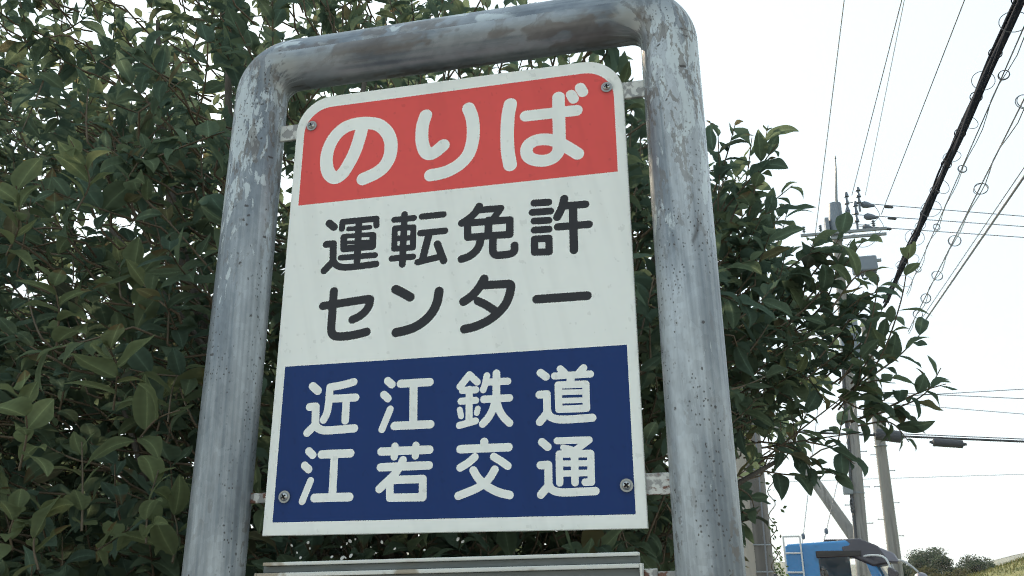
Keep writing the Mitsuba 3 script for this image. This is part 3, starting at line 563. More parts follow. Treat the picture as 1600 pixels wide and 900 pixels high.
# the sprays that stand out against the sky on the right and over the top bar: traced shoots at their real distance
SPRAYS = [
    ([(0.386, 0.984, 2.411), (0.397, 0.958, 2.502), (0.402, 0.931, 2.604)], 6, 0.062),
    ([(0.411, 0.983, 2.374), (0.459, 0.985, 2.482), (0.486, 0.987, 2.605)], 7, 0.066),
    ([(0.45, 0.931, 2.356), (0.486, 0.915, 2.471), (0.519, 0.899, 2.586)], 8, 0.07),
    ([(0.424, 0.983, 2.355), (0.498, 0.988, 2.409), (0.569, 0.99, 2.463)], 8, 0.068),
    ([(0.375, 1.035, 2.312), (0.438, 1.045, 2.405), (0.508, 1.052, 2.481)], 7, 0.066),
    ([(0.376, 0.985, 2.227), (0.44, 0.938, 2.294), (0.48, 0.892, 2.345)], 8, 0.066),
    ([(0.376, 0.935, 2.147), (0.453, 0.882, 2.216), (0.492, 0.83, 2.286)], 8, 0.066),
    ([(0.364, 1.035, 2.179), (0.432, 1.066, 2.25), (0.516, 1.093, 2.304)], 8, 0.068),
    ([(0.401, 0.984, 2.097), (0.496, 0.953, 2.19), (0.528, 0.926, 2.265)], 9, 0.068),
    ([(0.433, 1.032, 2.108), (0.551, 0.995, 2.2), (0.599, 0.962, 2.305)], 9, 0.066),
    ([(0.454, 0.931, 2.063), (0.579, 0.968, 2.157), (0.669, 1.004, 2.298)], 9, 0.068),
    ([(0.501, 0.977, 2.088), (0.625, 0.958, 2.197), (0.707, 0.94, 2.29)], 9, 0.066),
    ([(0.54, 0.973, 2.115), (0.58, 1.002, 2.232), (0.615, 1.031, 2.347)], 8, 0.066),
    ([(0.475, 1.08, 2.054), (0.615, 1.061, 2.135), (0.71, 1.043, 2.219)], 8, 0.066),
    ([(0.439, 0.982, 2.032), (0.531, 0.988, 2.089), (0.659, 0.984, 2.109)], 8, 0.064),
    ([(0.402, 0.934, 1.963), (0.503, 0.891, 2.028), (0.593, 0.845, 2.045)], 9, 0.066),
    ([(0.398, 1.034, 2.047), (0.481, 1.042, 2.14), (0.618, 1.04, 2.177)], 8, 0.066),
    ([(0.565, 0.97, 2.159), (0.635, 0.997, 2.241), (0.692, 1.024, 2.32)], 8, 0.06),
    ([(0.535, 1.024, 2.099), (0.614, 1.016, 2.169), (0.654, 1.012, 2.261)], 8, 0.06),
    ([(0.611, 0.913, 2.122), (0.676, 0.926, 2.197), (0.729, 0.94, 2.213)], 7, 0.06),
    ([(0.567, 0.97, 2.051), (0.658, 0.973, 2.106), (0.706, 0.982, 2.151)], 8, 0.06),
    ([(0.451, 1.081, 2.12), (0.528, 1.031, 2.165), (0.558, 0.984, 2.211)], 8, 0.06),
    ([(0.362, 0.985, 1.977), (0.455, 1.007, 2.037), (0.533, 1.026, 2.084)], 8, 0.06),
    ([(0.585, 0.967, 1.975), (0.632, 0.969, 2.017), (0.667, 0.973, 2.075)], 8, 0.06),
    ([(0.38, 0.985, 2.464), (0.418, 0.963, 2.547), (0.448, 0.941, 2.63)], 8, 0.064),
    ([(0.399, 0.984, 2.41), (0.48, 0.932, 2.48), (0.533, 0.879, 2.524)], 8, 0.062),
    ([(0.365, 1.035, 2.382), (0.423, 1.069, 2.499), (0.475, 1.103, 2.621)], 8, 0.062),
    ([(0.369, 0.935, 2.243), (0.459, 0.928, 2.345), (0.536, 0.918, 2.383)], 8, 0.064),
    ([(0.353, 1.035, 2.23), (0.422, 1.055, 2.315), (0.513, 1.07, 2.364)], 9, 0.064),
    ([(0.368, 0.985, 2.413), (0.408, 1.021, 2.514), (0.386, 1.06, 2.638)], 8, 0.062),
    ([(0.573, 0.938, 2.013), (0.638, 0.95, 2.086), (0.692, 0.963, 2.17)], 8, 0.06),
    ([(0.597, 0.965, 1.959), (0.668, 0.997, 2.006), (0.732, 1.027, 2.032)], 8, 0.06),
    ([(0.575, 0.999, 2.215), (0.638, 0.979, 2.283), (0.667, 0.963, 2.323)], 8, 0.06),
    ([(0.593, 0.936, 2.07), (0.673, 0.953, 2.145), (0.749, 0.969, 2.175)], 8, 0.06),
    ([(0.532, 0.974, 2.242), (0.592, 0.961, 2.272), (0.631, 0.949, 2.256)], 8, 0.06),
    ([(0.635, 0.99, 2.022), (0.704, 1.022, 2.086), (0.747, 1.058, 2.156)], 8, 0.06),
    ([(0.527, 0.944, 1.959), (0.605, 0.972, 2.019), (0.661, 1.002, 2.046)], 8, 0.06),
    ([(0.603, 0.965, 1.901), (0.642, 0.918, 1.947), (0.65, 0.875, 2.0)], 8, 0.06),
    ([(0.423, 0.983, 1.791), (0.529, 0.937, 1.865), (0.623, 0.888, 1.927)], 3, 0.062),
    ([(0.634, 0.96, 1.942), (0.696, 0.92, 2.001), (0.748, 0.88, 2.116), (0.771, 0.845, 2.212)], 9, 0.064),
    ([(0.634, 0.96, 1.942), (0.742, 0.987, 2.014), (0.819, 1.017, 2.084)], 8, 0.062),
    ([(0.603, 0.914, 1.948), (0.663, 0.898, 2.026), (0.697, 0.884, 2.121), (0.709, 0.876, 2.177)], 8, 0.062),
    ([(0.636, 0.959, 1.956), (0.7, 0.961, 2.033), (0.744, 0.965, 2.098)], 9, 0.062),
    ([(0.59, 0.966, 1.902), (0.659, 0.935, 1.949), (0.719, 0.904, 1.953)], 8, 0.06),
    ([(0.613, 0.963, 1.872), (0.711, 0.946, 1.893), (0.777, 0.933, 1.921), (0.815, 0.924, 1.973)], 9, 0.062),
    ([(0.693, 0.949, 1.894), (0.769, 0.921, 1.924), (0.813, 0.899, 1.933)], 7, 0.06),
    ([(0.633, 1.011, 1.879), (0.699, 0.984, 1.9), (0.749, 0.958, 1.872)], 8, 0.062),
    ([(0.638, 0.959, 1.863), (0.703, 0.956, 1.867), (0.736, 0.958, 1.824)], 7, 0.062),
    ([(0.599, 0.915, 1.92), (0.648, 0.915, 1.89), (0.702, 0.914, 1.915)], 7, 0.06),
    ([(0.433, 0.982, 1.826), (0.534, 1.014, 1.844), (0.655, 1.038, 1.86)], 5, 0.06),
    ([(0.427, 0.982, 1.841), (0.502, 0.995, 1.825), (0.566, 1.006, 1.775), (0.606, 1.019, 1.761)], 8, 0.064),
    ([(0.443, 0.931, 1.819), (0.511, 0.969, 1.8), (0.545, 1.008, 1.769)], 9, 0.064),
    ([(0.529, 0.974, 1.835), (0.585, 1.003, 1.823), (0.632, 1.032, 1.79)], 7, 0.062),
    ([(0.424, 1.033, 1.783), (0.489, 1.077, 1.776), (0.571, 1.118, 1.773)], 6, 0.06),
    ([(0.444, 0.931, 1.961), (0.496, 0.944, 1.931), (0.536, 0.957, 1.889)], 7, 0.064),
    ([(0.444, 0.981, 1.942), (0.479, 0.945, 1.962), (0.526, 0.907, 1.979)], 7, 0.064),
    ([(0.467, 0.98, 2.03), (0.549, 1.008, 1.986), (0.588, 1.04, 1.931)], 7, 0.062),
    ([(0.514, 1.026, 2.038), (0.602, 1.062, 2.026), (0.667, 1.099, 2.047)], 8, 0.062),
    ([(0.377, 0.935, 1.685), (0.398, 0.974, 1.679), (0.419, 1.014, 1.695)], 2, 0.045),
    ([(0.368, 0.935, 1.739), (0.396, 0.941, 1.718), (0.404, 0.947, 1.685)], 3, 0.05),
    ([(-0.527, 0.03, 1.617), (-0.546, 0.042, 1.678), (-0.567, 0.052, 1.743)], 8, 0.0735),
    ([(-0.566, -0.056, 1.69), (-0.546, -0.077, 1.74), (-0.539, -0.111, 1.792)], 9, 0.0735),
    ([(-0.472, 0.096, 1.602), (-0.494, 0.121, 1.657), (-0.507, 0.153, 1.712)], 8, 0.0735),
    ([(-0.561, 0.001, 1.567), (-0.574, -0.0, 1.6), (-0.578, 0.006, 1.65)], 7, 0.0735),
    ([(-0.579, -0.014, 1.87), (-0.569, -0.034, 1.921), (-0.569, -0.063, 1.964)], 8, 0.0735),
    ([(-0.538, 0.072, 1.792), (-0.514, 0.036, 1.841), (-0.503, -0.012, 1.88)], 8, 0.0735),
    ([(-0.511, 0.167, 1.788), (-0.53, 0.196, 1.852), (-0.538, 0.234, 1.904)], 8, 0.0735),
    ([(-0.535, 0.075, 1.593), (-0.55, 0.125, 1.608), (-0.557, 0.181, 1.634)], 8, 0.0735),
    ([(-0.496, 0.079, 1.745), (-0.454, 0.059, 1.772), (-0.406, 0.042, 1.78)], 7, 0.0735),
    ([(-0.463, 0.151, 1.577), (-0.478, 0.177, 1.623), (-0.512, 0.191, 1.682)], 8, 0.0735),
    ([(-0.6, -0.006, 1.592), (-0.599, -0.018, 1.616), (-0.589, -0.02, 1.648)], 7, 0.0735),
    ([(-0.717, 0.007, 2.028), (-0.686, -0.012, 2.07), (-0.671, -0.046, 2.117)], 8, 0.0735),
    ([(-0.689, 0.102, 2.142), (-0.667, 0.094, 2.195), (-0.681, 0.053, 2.248)], 8, 0.0735),
    ([(-0.439, 0.566, 2.709), (-0.449, 0.591, 2.817), (-0.456, 0.617, 2.95)], 5, 0.06),
    ([(-0.321, 0.67, 2.796), (-0.375, 0.689, 2.913), (-0.416, 0.713, 3.057)], 7, 0.064),
    ([(-0.278, 0.686, 2.818), (-0.235, 0.652, 2.88), (-0.223, 0.608, 2.938)], 6, 0.064),
    ([(-0.15, 0.828, 2.895), (-0.178, 0.833, 3.004), (-0.215, 0.835, 3.116)], 5, 0.06),
    ([(-0.091, 0.791, 2.691), (-0.042, 0.755, 2.744), (-0.013, 0.714, 2.776)], 6, 0.056),
    ([(0.002, 0.81, 2.689), (0.029, 0.836, 2.785), (0.04, 0.86, 2.886)], 6, 0.056),
    ([(0.119, 0.826, 2.654), (0.14, 0.811, 2.742), (0.154, 0.795, 2.832)], 4, 0.058),
    ([(0.041, 0.866, 2.68), (0.055, 0.907, 2.797), (0.094, 0.95, 2.868)], 5, 0.058),
    ([(0.189, 0.731, 2.322), (0.213, 0.781, 2.454), (0.217, 0.829, 2.59)], 7, 0.06),
    ([(0.214, 0.783, 2.342), (0.192, 0.782, 2.474), (0.203, 0.783, 2.592)], 6, 0.06),
    ([(0.19, 0.731, 2.215), (0.229, 0.784, 2.341), (0.239, 0.834, 2.461)], 7, 0.06),
    ([(0.176, 0.781, 2.159), (0.211, 0.764, 2.256), (0.251, 0.747, 2.322)], 8, 0.06),
    ([(0.185, 0.681, 2.028), (0.225, 0.641, 2.095), (0.25, 0.6, 2.161)], 8, 0.062),
    ([(0.192, 0.681, 1.921), (0.215, 0.693, 2.002), (0.213, 0.703, 2.088)], 8, 0.064),
    ([(0.186, 0.681, 1.806), (0.225, 0.637, 1.884), (0.226, 0.59, 1.949)], 8, 0.064),
    ([(0.18, 0.681, 1.696), (0.224, 0.653, 1.788), (0.229, 0.623, 1.844)], 8, 0.064),
    ([(0.199, 0.682, 1.601), (0.226, 0.674, 1.647), (0.219, 0.665, 1.717)], 8, 0.064),
]
for pts, n, size in SPRAYS:
    c = smooth_curve(pts, 5) if len(pts) > 2 else np.linspace(pts[0], pts[1], 7)
    shoot(None, (0, 0, 1), 0, n, size * (0.97 if size < 0.073 else 0.80), curve=c, r0=0.0017 if size > 0.073 else 0.0024, droop=0.10, start=0.04 if size > 0.073 else 0.12, young=size > 0.073)

P_, D_, N_, L_, W_, B_, F_, C_ = LV.arrays()
TW_ = np.random.default_rng(31).normal(0, 0.45, len(P_))       # twist of each blade
PH_ = np.random.default_rng(32).random(len(P_))
B_ = B_ * np.random.default_rng(33).choice([1.0, 1.0, 1.0, 1.5, -0.35], len(P_))
def leaf_mesh(idx, nu, vs):
    """The leaves idx as one mesh: an arched, folded, pointed blade of nu rows and the columns vs."""
    u = np.linspace(0, 1, nu)
    vs = np.asarray(vs, float)
    prof = np.sin(np.pi * np.clip(u, 0, 1) ** 0.86) ** 0.80 * (1 - 0.30 * u ** 3)
    prof[0], prof[-1] = 0.035, 0.012
    p, d, n, L, w, b, fo, c = (a[idx] for a in (P_, D_, N_, L_, W_, B_, F_, C_))
    s = np.cross(d, n)
    tw = TW_[idx][:, None] * u[None, :]
    ang = b[:, None] * u[None, :] ** 1.3
    du = np.gradient(u)[None, :]
    X = np.cumsum(np.cos(ang) * du, 1); Z = np.cumsum(np.sin(ang) * du, 1)
    X -= X[:, :1]; Z -= Z[:, :1]
    cen = p[:, None] + L[:, None, None] * (X[..., None] * d[:, None] - Z[..., None] * n[:, None])
    nl = np.cos(ang)[..., None] * n[:, None] + np.sin(ang)[..., None] * d[:, None]
    half = 0.5 * (w * L)[:, None] * prof[None]
    su = np.cos(tw)[..., None] * s[:, None] + np.sin(tw)[..., None] * nl
    nl = np.cos(tw)[..., None] * nl - np.sin(tw)[..., None] * s[:, None]
    wav = 1 + 0.45 * np.sin(u[None, :] * (7 + 6 * np.abs(TW_[idx][:, None])) + 9 * PH_[idx][:, None])
    v = cen[:, :, None] + half[..., None, None] * vs[None, None, :, None] * su[:, :, None] + \
        (half * fo[:, None] * wav)[..., None, None] * (np.abs(vs) ** 1.15)[None, None, :, None] * nl[:, :, None]
    nv = len(vs)
    mid = (1 + 0.9 * np.exp(-(vs / 0.09) ** 2) + 0.18 * np.abs(vs) ** 6)
    tip = np.linspace(0.92, 1.08, nu)
    vein = 1 + (0.06 * (np.arange(nu) % 3 == 0) - 0.02 if nu > 12 else 0 * u)
    col = np.clip(c[:, None, None] * mid[None, None, :, None] * (tip * vein)[None, :, None, None], 0, 0.6)
    brown = ((PH_[idx] < 0.10)[:, None, None] * (u[None, :, None] > 0.80 - 2.5 * PH_[idx][:, None, None]) * (0.35 + 0.65 * np.abs(vs))[None, None, :])[..., None]
    col = col * (1 - 0.8 * brown) + np.array([0.13, 0.075, 0.035]) * 0.8 * brown
    m = len(p)
    i, j = np.meshgrid(np.arange(nu - 1), np.arange(nv - 1), indexing='ij')
    q = np.stack([i * nv + j, (i + 1) * nv + j, (i + 1) * nv + j + 1, i * nv + j + 1], -1).reshape(-1, 4)
    f = np.vstack([q[:, [0, 1, 2]], q[:, [0, 2, 3]]])
    f = (f[None] + (np.arange(m) * nu * nv)[:, None, None]).reshape(-1, 3)
    return trimesh.Trimesh(v.reshape(-1, 3), f, process=False), col.reshape(-1, 3)
# which leaves show largest in the photograph: a coarse depth test of every leaf's points seen from the camera
def largest_visible(count):
    m, _ = leaf_mesh(np.arange(len(P_)), 13, np.linspace(-1, 1, 7))
    v = np.array(m.vertices); own = np.repeat(np.arange(len(P_)), 13 * 7)
    q = v - CAM
    z = q @ FWD
    f = 1 / math.tan(math.radians(FOV / 2))
    px, py = (q @ RIGHT) / z * f, (q @ UP) / z * f
    t = -CAM[1] / q[:, 1]
    hx, hz = CAM[0] + q[:, 0] * t, CAM[2] + q[:, 2] * t
    hid = ((abs(hx) < HW) & (hz > ZB) & (hz < ZB + HH)) | ((abs(abs(hx) - PX) < PR) & (hz < ZC)) | ((abs(hz - ZC) < PR * 1.2) & (abs(hx) < PX))
    ok = (z > 0.1) & (abs(px) < 1) & (abs(py) < 0.5625) & ~hid
    cell = ((px + 1) * 250).astype(int) * 1000 + ((py + 0.6) * 250).astype(int)
    ids = np.nonzero(ok)[0]
    o = ids[np.lexsort((z[ids], cell[ids]))]
    first = np.r_[True, cell[o][1:] != cell[o][:-1]]
    return np.argsort(-np.bincount(own[o[first]], minlength=len(P_)), kind='stable')[:count]
big = largest_visible(300)
rest = np.setdiff1d(np.arange(len(P_)), big)
tree = thing('evergreen_tree', 'broad-leaved evergreen tree with dense dark glossy leaves behind the bus stop sign', 'tree')
part(tree, 'trunk', tube(TRUNK, np.linspace(0.055, 0.012, len(TRUNK)), 14), 'bark', 50)
for c, r0, r1 in BRANCHES:
    part(tree, 'branch', tube(c, np.linspace(r0, r1, len(c)), 9), 'bark', 50)
part(tree, 'twigs', cat(twigs), 'twig_mat', True, kind='stuff')
for i in big:
    m, c = leaf_mesh(np.array([i]), 22, (-1, -0.5, -0.1, 0, 0.1, 0.5, 1))
    part(tree, 'leaf', m, 'leaf_mat', True, color=c)
m, c = leaf_mesh(rest, 8, (-1, -0.12, 0.12, 1))
part(tree, 'foliage', m, 'leaf_mat', True, kind='stuff', color=c)
print('leaves', len(P_), 'foliage triangles', len(m.faces))

# ---------------------------------------------------------------- utility poles and their hardware
def V(*a): return np.array(a, float)
def lerp(a, b, t): return np.asarray(a) * (1 - t) + np.asarray(b) * t
def taper_pole(a, b, r0, r1, sides=28):
    t = np.linspace(0, 1, 14)[:, None]
    return tube(lerp(V(*a)[None], V(*b)[None], t), np.linspace(r0, r1, 14), sides)
def steps(parent, a, b, r0, r1, z0, z1, dz, side):
    """Climbing bolts sticking out of a pole, alternately on two sides."""
    a, b = V(*a), V(*b); s = unit(side); k = 0
    z = z0
    while z < z1:
        t = (z - a[2]) / (b[2] - a[2]); c = lerp(a, b, t); r = r0 + (r1 - r0) * t
        o = s * (1 if k % 2 else -1)
        part(parent, 'step_bolt', cat([cyl(c + o * (r - .02), c + o * (r + 0.17), 0.011, sides=6), cyl(c + o * (r + 0.155), c + o * (r + 0.17), 0.020, sides=6)]), 'galv')
        z += dz; k += 1
def insulator(p, up, n=3, r=0.055, h=0.16):
    p, up = V(*p), unit(up)
    ms = [cyl(p, p + up * h, r * 0.42, sides=10)]
    for i in range(n):
        ms.append(cyl(p + up * (h * (0.22 + 0.30 * i)), p + up * (h * (0.22 + 0.30 * i) + h * .16), r, r * 0.55, 12))
    return cat(ms)
SIDE = V(0.975, 0.22, 0)        # across the road, as seen from the stop

# the tall pole with crossarms, transformer and cables
A0, A1 = V(*(3.873, 22.720, 1.540)), V(*(4.411, 22.633, 11.635))
A0[2] = 0.0; A0[:2] = A0[:2] - (A1 - A0)[:2] * 0.155
pole = thing('utility_pole', 'tall concrete utility pole carrying crossarms, switchgear and a lightning rod', 'utility pole')
RA0, RA1 = 0.185, 0.115
def pa(z): return lerp(A0, A1, z / A1[2])
part(pole, 'shaft', taper_pole(A0, A1, RA0, RA1), 'concrete', 40)
top = pa(A1[2])
rod = part(pole, 'lightning_rod', tube([top + V(.02, -.12, -1.2), top + V(.04, -.12, 0.1), top + V(.15, -.12, 1.05), top + V(.17, -.12, 1.36)], [0.050, 0.042, 0.026, 0.012], 8), 'galv', 40)
part(rod, 'tip', cyl(top + V(.17, -.12, 1.34), top + V(.17, -.12, 1.44), 0.030, 0.018, 8), 'galv')
part(pole, 'pole_head', cat([cyl(pa(11.0), pa(11.62), 0.20, 0.17, 16), cyl(pa(10.55), pa(11.0), 0.15, 0.23, 16), box(pa(11.1) + V(-.32, -.2, -.45), pa(11.1) + V(-.22, .1, .05))]), 'transformer_grey', 40)
for z, l, r in ((10.66, 1.05, 1.22), (10.50, .25, 1.20), (9.75, .30, 1.0)):
    c = pa(z) + V(0.05, -.22, 0)
    part(pole, 'crossarm', box(V(-l, -.036, -.036), V(r, .036, .036)).apply_translation(c), 'galv')
for dx, z, h in ((.30, 11.1, .75), (.62, 11.35, .62), (.52, 10.75, .8), (.30, 10.72, .6)):
    c = pa(z) + V(dx, -.22, 0)
    part(pole, 'cutout', cat([insulator(c, (0.05, 0, 1), 3, 0.07, h), cyl(c, c - V(0, 0, .12), .03, sides=8)]), 'porcelain', 30)
for dx in (-.9, -.45, .95):
    part(pole, 'insulator', insulator(pa(10.70) + V(dx, -.22, .03), (0, 0, 1), 3, .05, .2), 'porcelain', 30)
tb = pa(9.6) + V(.58, -.40, 0)
tr = part(pole, 'switch_box', rbox(tb + V(-.30, -.22, -.24), tb + V(.30, .22, .18), .04), 'transformer_grey', 30)
for i in range(5):
    part(tr, 'bushing', insulator(tb + V(-.22 + .11 * i, -.1, -.24), (0, 0, -1), 2, .05, .20), 'porcelain', 30)
tc = pa(7.55) + V(.06, -.30, 0)
tk = part(pole, 'transformer', cat([cyl(tc - V(0, 0, .62), tc + V(0, 0, .55), .26, .26, 24), cyl(tc + V(0, 0, .55), tc + V(0, 0, .66), .27, .18, 24)]), 'transformer_grey', 40)
for i in range(3):
    part(tk, 'bushing', insulator(tc + V(-.14 + .14 * i, 0, .64), (0, 0, 1), 2, .05, .22), 'porcelain', 30)
for z in (3.6, 5.1, 6.2, 8.6, 9.4):
    part(pole, 'steel_band', cat([torus(pa(z), A1 - A0, RA0 + (RA1 - RA0) * z / A1[2] + .003, .018, 24, 6)]), 'galv', 40)
zz = np.linspace(2.3, 7.2, 20)
part(pole, 'cable_riser', tube([pa(z) + V(-.15 + .015 * math.sin(z * 3), -.12, 0) for z in zz], .038, 8), 'rubber', 40)
mb = V(*(3.751, 22.536, 3.722))
part(pole, 'meter_box', rbox(mb + V(-.12, -.10, -.17), mb + V(.10, .10, .17), .02), 'galv', 30)
part(pole, 'cable_coil', cat([torus(V(*(3.780, 22.431, 3.347)) + V(0, 0, -.10 * i), (0.9, .2, .1 * (i - 1)), .10, .018, 14, 5) for i in range(3)]), 'rubber', 40)
steps(pole, A0, A1, RA0, RA1, 2.4, 7.0, 0.45, SIDE)

# the second pole, nearer the right
B0, B1 = V(*(5.133, 25.552, 1.667)), V(*(5.297, 25.522, 8.950))
B0[2] = 0
pole2 = thing('utility_pole', 'plain concrete utility pole with climbing bolts, to the right of the pole with the crossarms', 'utility pole')
part(pole2, 'shaft', taper_pole(B0, B1, .185, .12), 'concrete', 40)
part(pole2, 'cap', cyl(B1, B1 + V(0, 0, .16), .135, .12, 16), 'galv', 40)
steps(pole2, B0, B1, .185, .12, 2.2, 7.6, 0.45, SIDE)
k = lerp(B0, B1, 5.15 / B1[2])
part(pole2, 'steel_band', torus(k, B1 - B0, .165, .02, 24, 6), 'galv', 40)

# the leaning strut
S0, S1 = V(*(3.883, 23.224, 2.445)), V(*(2.671, 24.075, 4.898))
dS = S1 - S0
single('strut_pole', 'concrete strut pole leaning steeply towards the base of the tall utility pole', 'strut pole', taper_pole(S0 - dS * (S0[2] / dS[2]), S0 + dS * 1.5, .17, .12), 'concrete', 40)

# the near pole behind the right upright
N0, N1 = V(*(0.646, 6.979, 1.594)), V(*(0.612, 6.980, 4.189))
N0[2] = 0; N1[:2] = N0[:2] + V(.02, .0)
N1 = lerp(N0, N1 + V(0, 0, 10.5 - N1[2]), 3.35 / 10.5)
pole3 = thing('utility_pole', 'short near concrete pole with a beige cable cover, half hidden behind the right sign pipe', 'utility pole')
part(pole3, 'shaft', taper_pole(N0, N1, .155, .140, 36), 'concrete_backlit', 40)
cv = N0 + V(-.055, -.150, 0)
part(pole3, 'cable_cover', cat([tube([cv + V(0, .02, .2), cv + V(.003, .025, 2.6)], .052, 20), tube([cv + V(0.0, .02, 2.6), cv + V(0, .03, 3.2)], .022, 12)]), 'conduit_beige', 40)
for z in (1.05, 1.60, 1.82, 2.45):
    part(pole3, 'steel_band', torus(N0 + V(0, 0, z), (0, 0, 1), .153, .007, 36, 6), 'galv', 40)

# guy wires
def straight(a, b, r, sides=6, sag=0.0, n=16, over=0.0):
    a, b = V(*a), V(*b)
    t = np.linspace(0, 1 + over, n)
    p = lerp(a[None], b[None], t[:, None])
    p[:, 2] -= sag * 4 * t * (1 - t)
    return tube(p, r, sides)
G0, G1 = V(*(0.775, 6.572, 1.542)), V(*(0.896, 6.965, 3.472))
g = thing('guy_wire', 'guy wire overgrown with a thin climbing vine beside the near pole', 'guy wire')
dG = G1 - G0
part(g, 'wire', straight(G0 - dG * (G0[2] / dG[2]), N1 + V(.1, -.1, -.1), .007), 'wire_grey', True)
part(g, 'guard', straight(G0 - dG * (G0[2] / dG[2]), G0 + dG * .02, .014, 8), 'black_trim', True)
vp = [G0 + dG * t + V(.03 * math.cos(t * 60), .03 * math.sin(t * 60), 0) for t in np.linspace(-.5, .55, 70)]
part(g, 'vine', tube(vp, .004, 5), 'twig_mat', True)
vl = Leaves(); old = LV
vr = np.random.default_rng(21)
def clump(centres, spread, n, size, cols, seed):
    """Loose foliage: n small leaves round the centres. Returns a mesh and its colours."""
    r = np.random.default_rng(seed)
    cen = np.asarray(centres, float)
    k = r.integers(0, len(cen), n)
    q = r.normal(0, 1, (n, 3)); q /= np.linalg.norm(q, axis=1, keepdims=True)
    p = cen[k] + q * (2.0 * r.random((n, 1)) ** 0.45) * np.asarray(spread)
    d = r.normal(0, 1, (n, 3)) + [0, 0, .1]; d /= np.linalg.norm(d, axis=1, keepdims=True)
    m = r.normal(0, 1, (n, 3)) + [0, 0, .6]; m -= d * (m * d).sum(1, keepdims=True); m /= np.linalg.norm(m, axis=1, keepdims=True)
    s = np.cross(d, m)
    L = size * r.uniform(.6, 1.3, n)[:, None]
    v = np.stack([p, p + d * L * .5 + s * L * .24 + m * L * .05, p + d * L, p + d * L * .5 - s * L * .24 + m * L * .05], 1).reshape(-1, 3)
    f = (np.array([[0, 1, 2], [0, 2, 3]])[None] + (np.arange(n) * 4)[:, None, None]).reshape(-1, 3)
    c = np.asarray(cols, float)[r.integers(0, len(cols), n)] * r.uniform(.75, 1.25, (n, 1))
    return trimesh.Trimesh(v, f, process=False), np.repeat(c, 4, 0)
m, c = clump([p for p in vp[::3]], (.035, .035, .05), 90, .05, [(.07, .10, .04), (.05, .075, .03)], 5)
part(g, 'vine_leaves', m, 'leaf_mat', kind='stuff', color=c)
for (a, b, lab) in (((2.601, 20.866, 3.504), (2.324, 20.392, 2.458), 'thin stay wire ending in a bead insulator, left of the leaning strut pole'), ((3.242, 20.790, 3.598), (2.835, 20.337, 2.560), 'thin stay wire ending in a bead insulator, in front of the leaning strut pole')):
    a, b = V(*a), V(*b)
    w = thing('stay_wire', lab, 'stay wire')
    part(w, 'wire', straight(a + (a - b) * 2.0, b + (b - a) / abs(b[2] - a[2]) * b[2], .008), 'wire_grey', True)
    part(w, 'bead_insulator', hull_spheres([b + V(0, 0, -.03), b + V(0, 0, .03)], .04, 10), 'porcelain', 40)
for (a, b, lab) in (((0.882, 8.970, 3.256), (0.860, 8.971, 1.980), 'pair of thin stay wires slanting down beside the near pole'),):
    pass

# ---------------------------------------------------------------- overhead lines
WG = 'overhead wires running from the tall pole towards the sign'
def line(label, a, b, r, sag, mat='wire_grey', over=1.6, name='overhead_wire', group=None):
    return single(name, label, 'wire', straight(a, b, r, 6, sag, 40, over), mat, True, group)
line('leftmost thin pale overhead wire, nearest the right pipe of the sign', (3.803, 22.731, 10.808), (3.432, 13.146, 11.625), .010, .0, 'wire_pale')
line('thin overhead wire, left one of the close pair right of the sign', (4.886, 22.546, 11.802), (4.333, 12.917, 11.292), .010, .0)
line('pale overhead wire, right one of the close pair right of the sign', (5.635, 24.435, 12.582), (4.791, 14.346, 12.283), .008, .0, 'wire_pale')
line('single thin overhead wire midway between the close pair and the thick cable bundle', (5.546, 22.408, 11.081), (5.230, 12.627, 10.914), .011, .0)

def bundle():
    k = thing('cable_bundle', 'thick dark bundle of overhead cables with loose coils, rising to the top right corner', 'cables')
    a, b = V(*(5.498, 21.906, 8.936)), V(*(4.579, 9.125, 8.401))
    r = np.random.default_rng(4)
    t = np.linspace(-0.18, 2.4, 150)
    d = unit(b - a); s = unit(np.cross(d, [0, 0, 1])); u = np.cross(s, d)
    for i in range(8):
        ph, fr, am = r.uniform(0, 6.28), r.uniform(5, 11), r.uniform(.005, .022)
        ox, oz = r.normal(0, .042), r.normal(0, .042)
        P = [lerp(a, b, x) + s * (ox + am * math.sin(fr * x * 2.2 + ph)) + u * (oz + am * math.cos(fr * x * 1.7 + ph)) for x in t]
        part(k, 'cable', tube(P, (.040, .024, .032, .022, .036, .014, .020, .028)[i], 6), 'cable_black', True)
    for x in (-.05, .04, .10, .19, .28, .34, .45, .52, .62, .72, .83, .96, 1.15, 1.3):
        R = r.uniform(.10, .24)
        c = lerp(a, b, x) + u * R * r.uniform(-.8, .5) - s * R * r.uniform(-.2, .9)
        ax = unit(d + 0.35 * s * r.choice([-1, 1]) + r.normal(0, .15, 3))
        part(k, 'coil', torus(c, ax, R, .006, 26, 5, r.uniform(.6, 1)), 'wire_grey', True)
    for x in np.linspace(0, 1.3, 14):
        part(k, 'hanger', torus(lerp(a, b, x), d, .085, .008, 16, 5), 'cable_black', True)
bundle()
def ringed(label, a, b, xs, R, r, sag=0.0):
    k = thing('communication_cable', label, 'cable')
    a, b = V(*a), V(*b)
    t = np.linspace(-.1, 2.2, 60)
    d = unit(b - a); s = unit(np.cross(d, [0, 0, 1])); u = np.cross(s, d)
    part(k, 'cable', tube([lerp(a, b, x) for x in t], r, 6), 'wire_grey', True)
    part(k, 'messenger', tube([lerp(a, b, x) - u * .05 + s * .03 * math.sin(x * 31) + u * .03 * math.cos(x * 23) for x in t], r * .7, 5), 'wire_grey', True)
    q = np.random.default_rng(len(label))
    for x in xs:
        c = lerp(a, b, x) - u * R * .35
        part(k, 'coil', cat([torus(c + d * .012 * j, unit(d + q.normal(0, .22, 3)), R * (1 - .1 * j), .0065, 22, 5) for j in range(2)]), 'wire_grey', True)
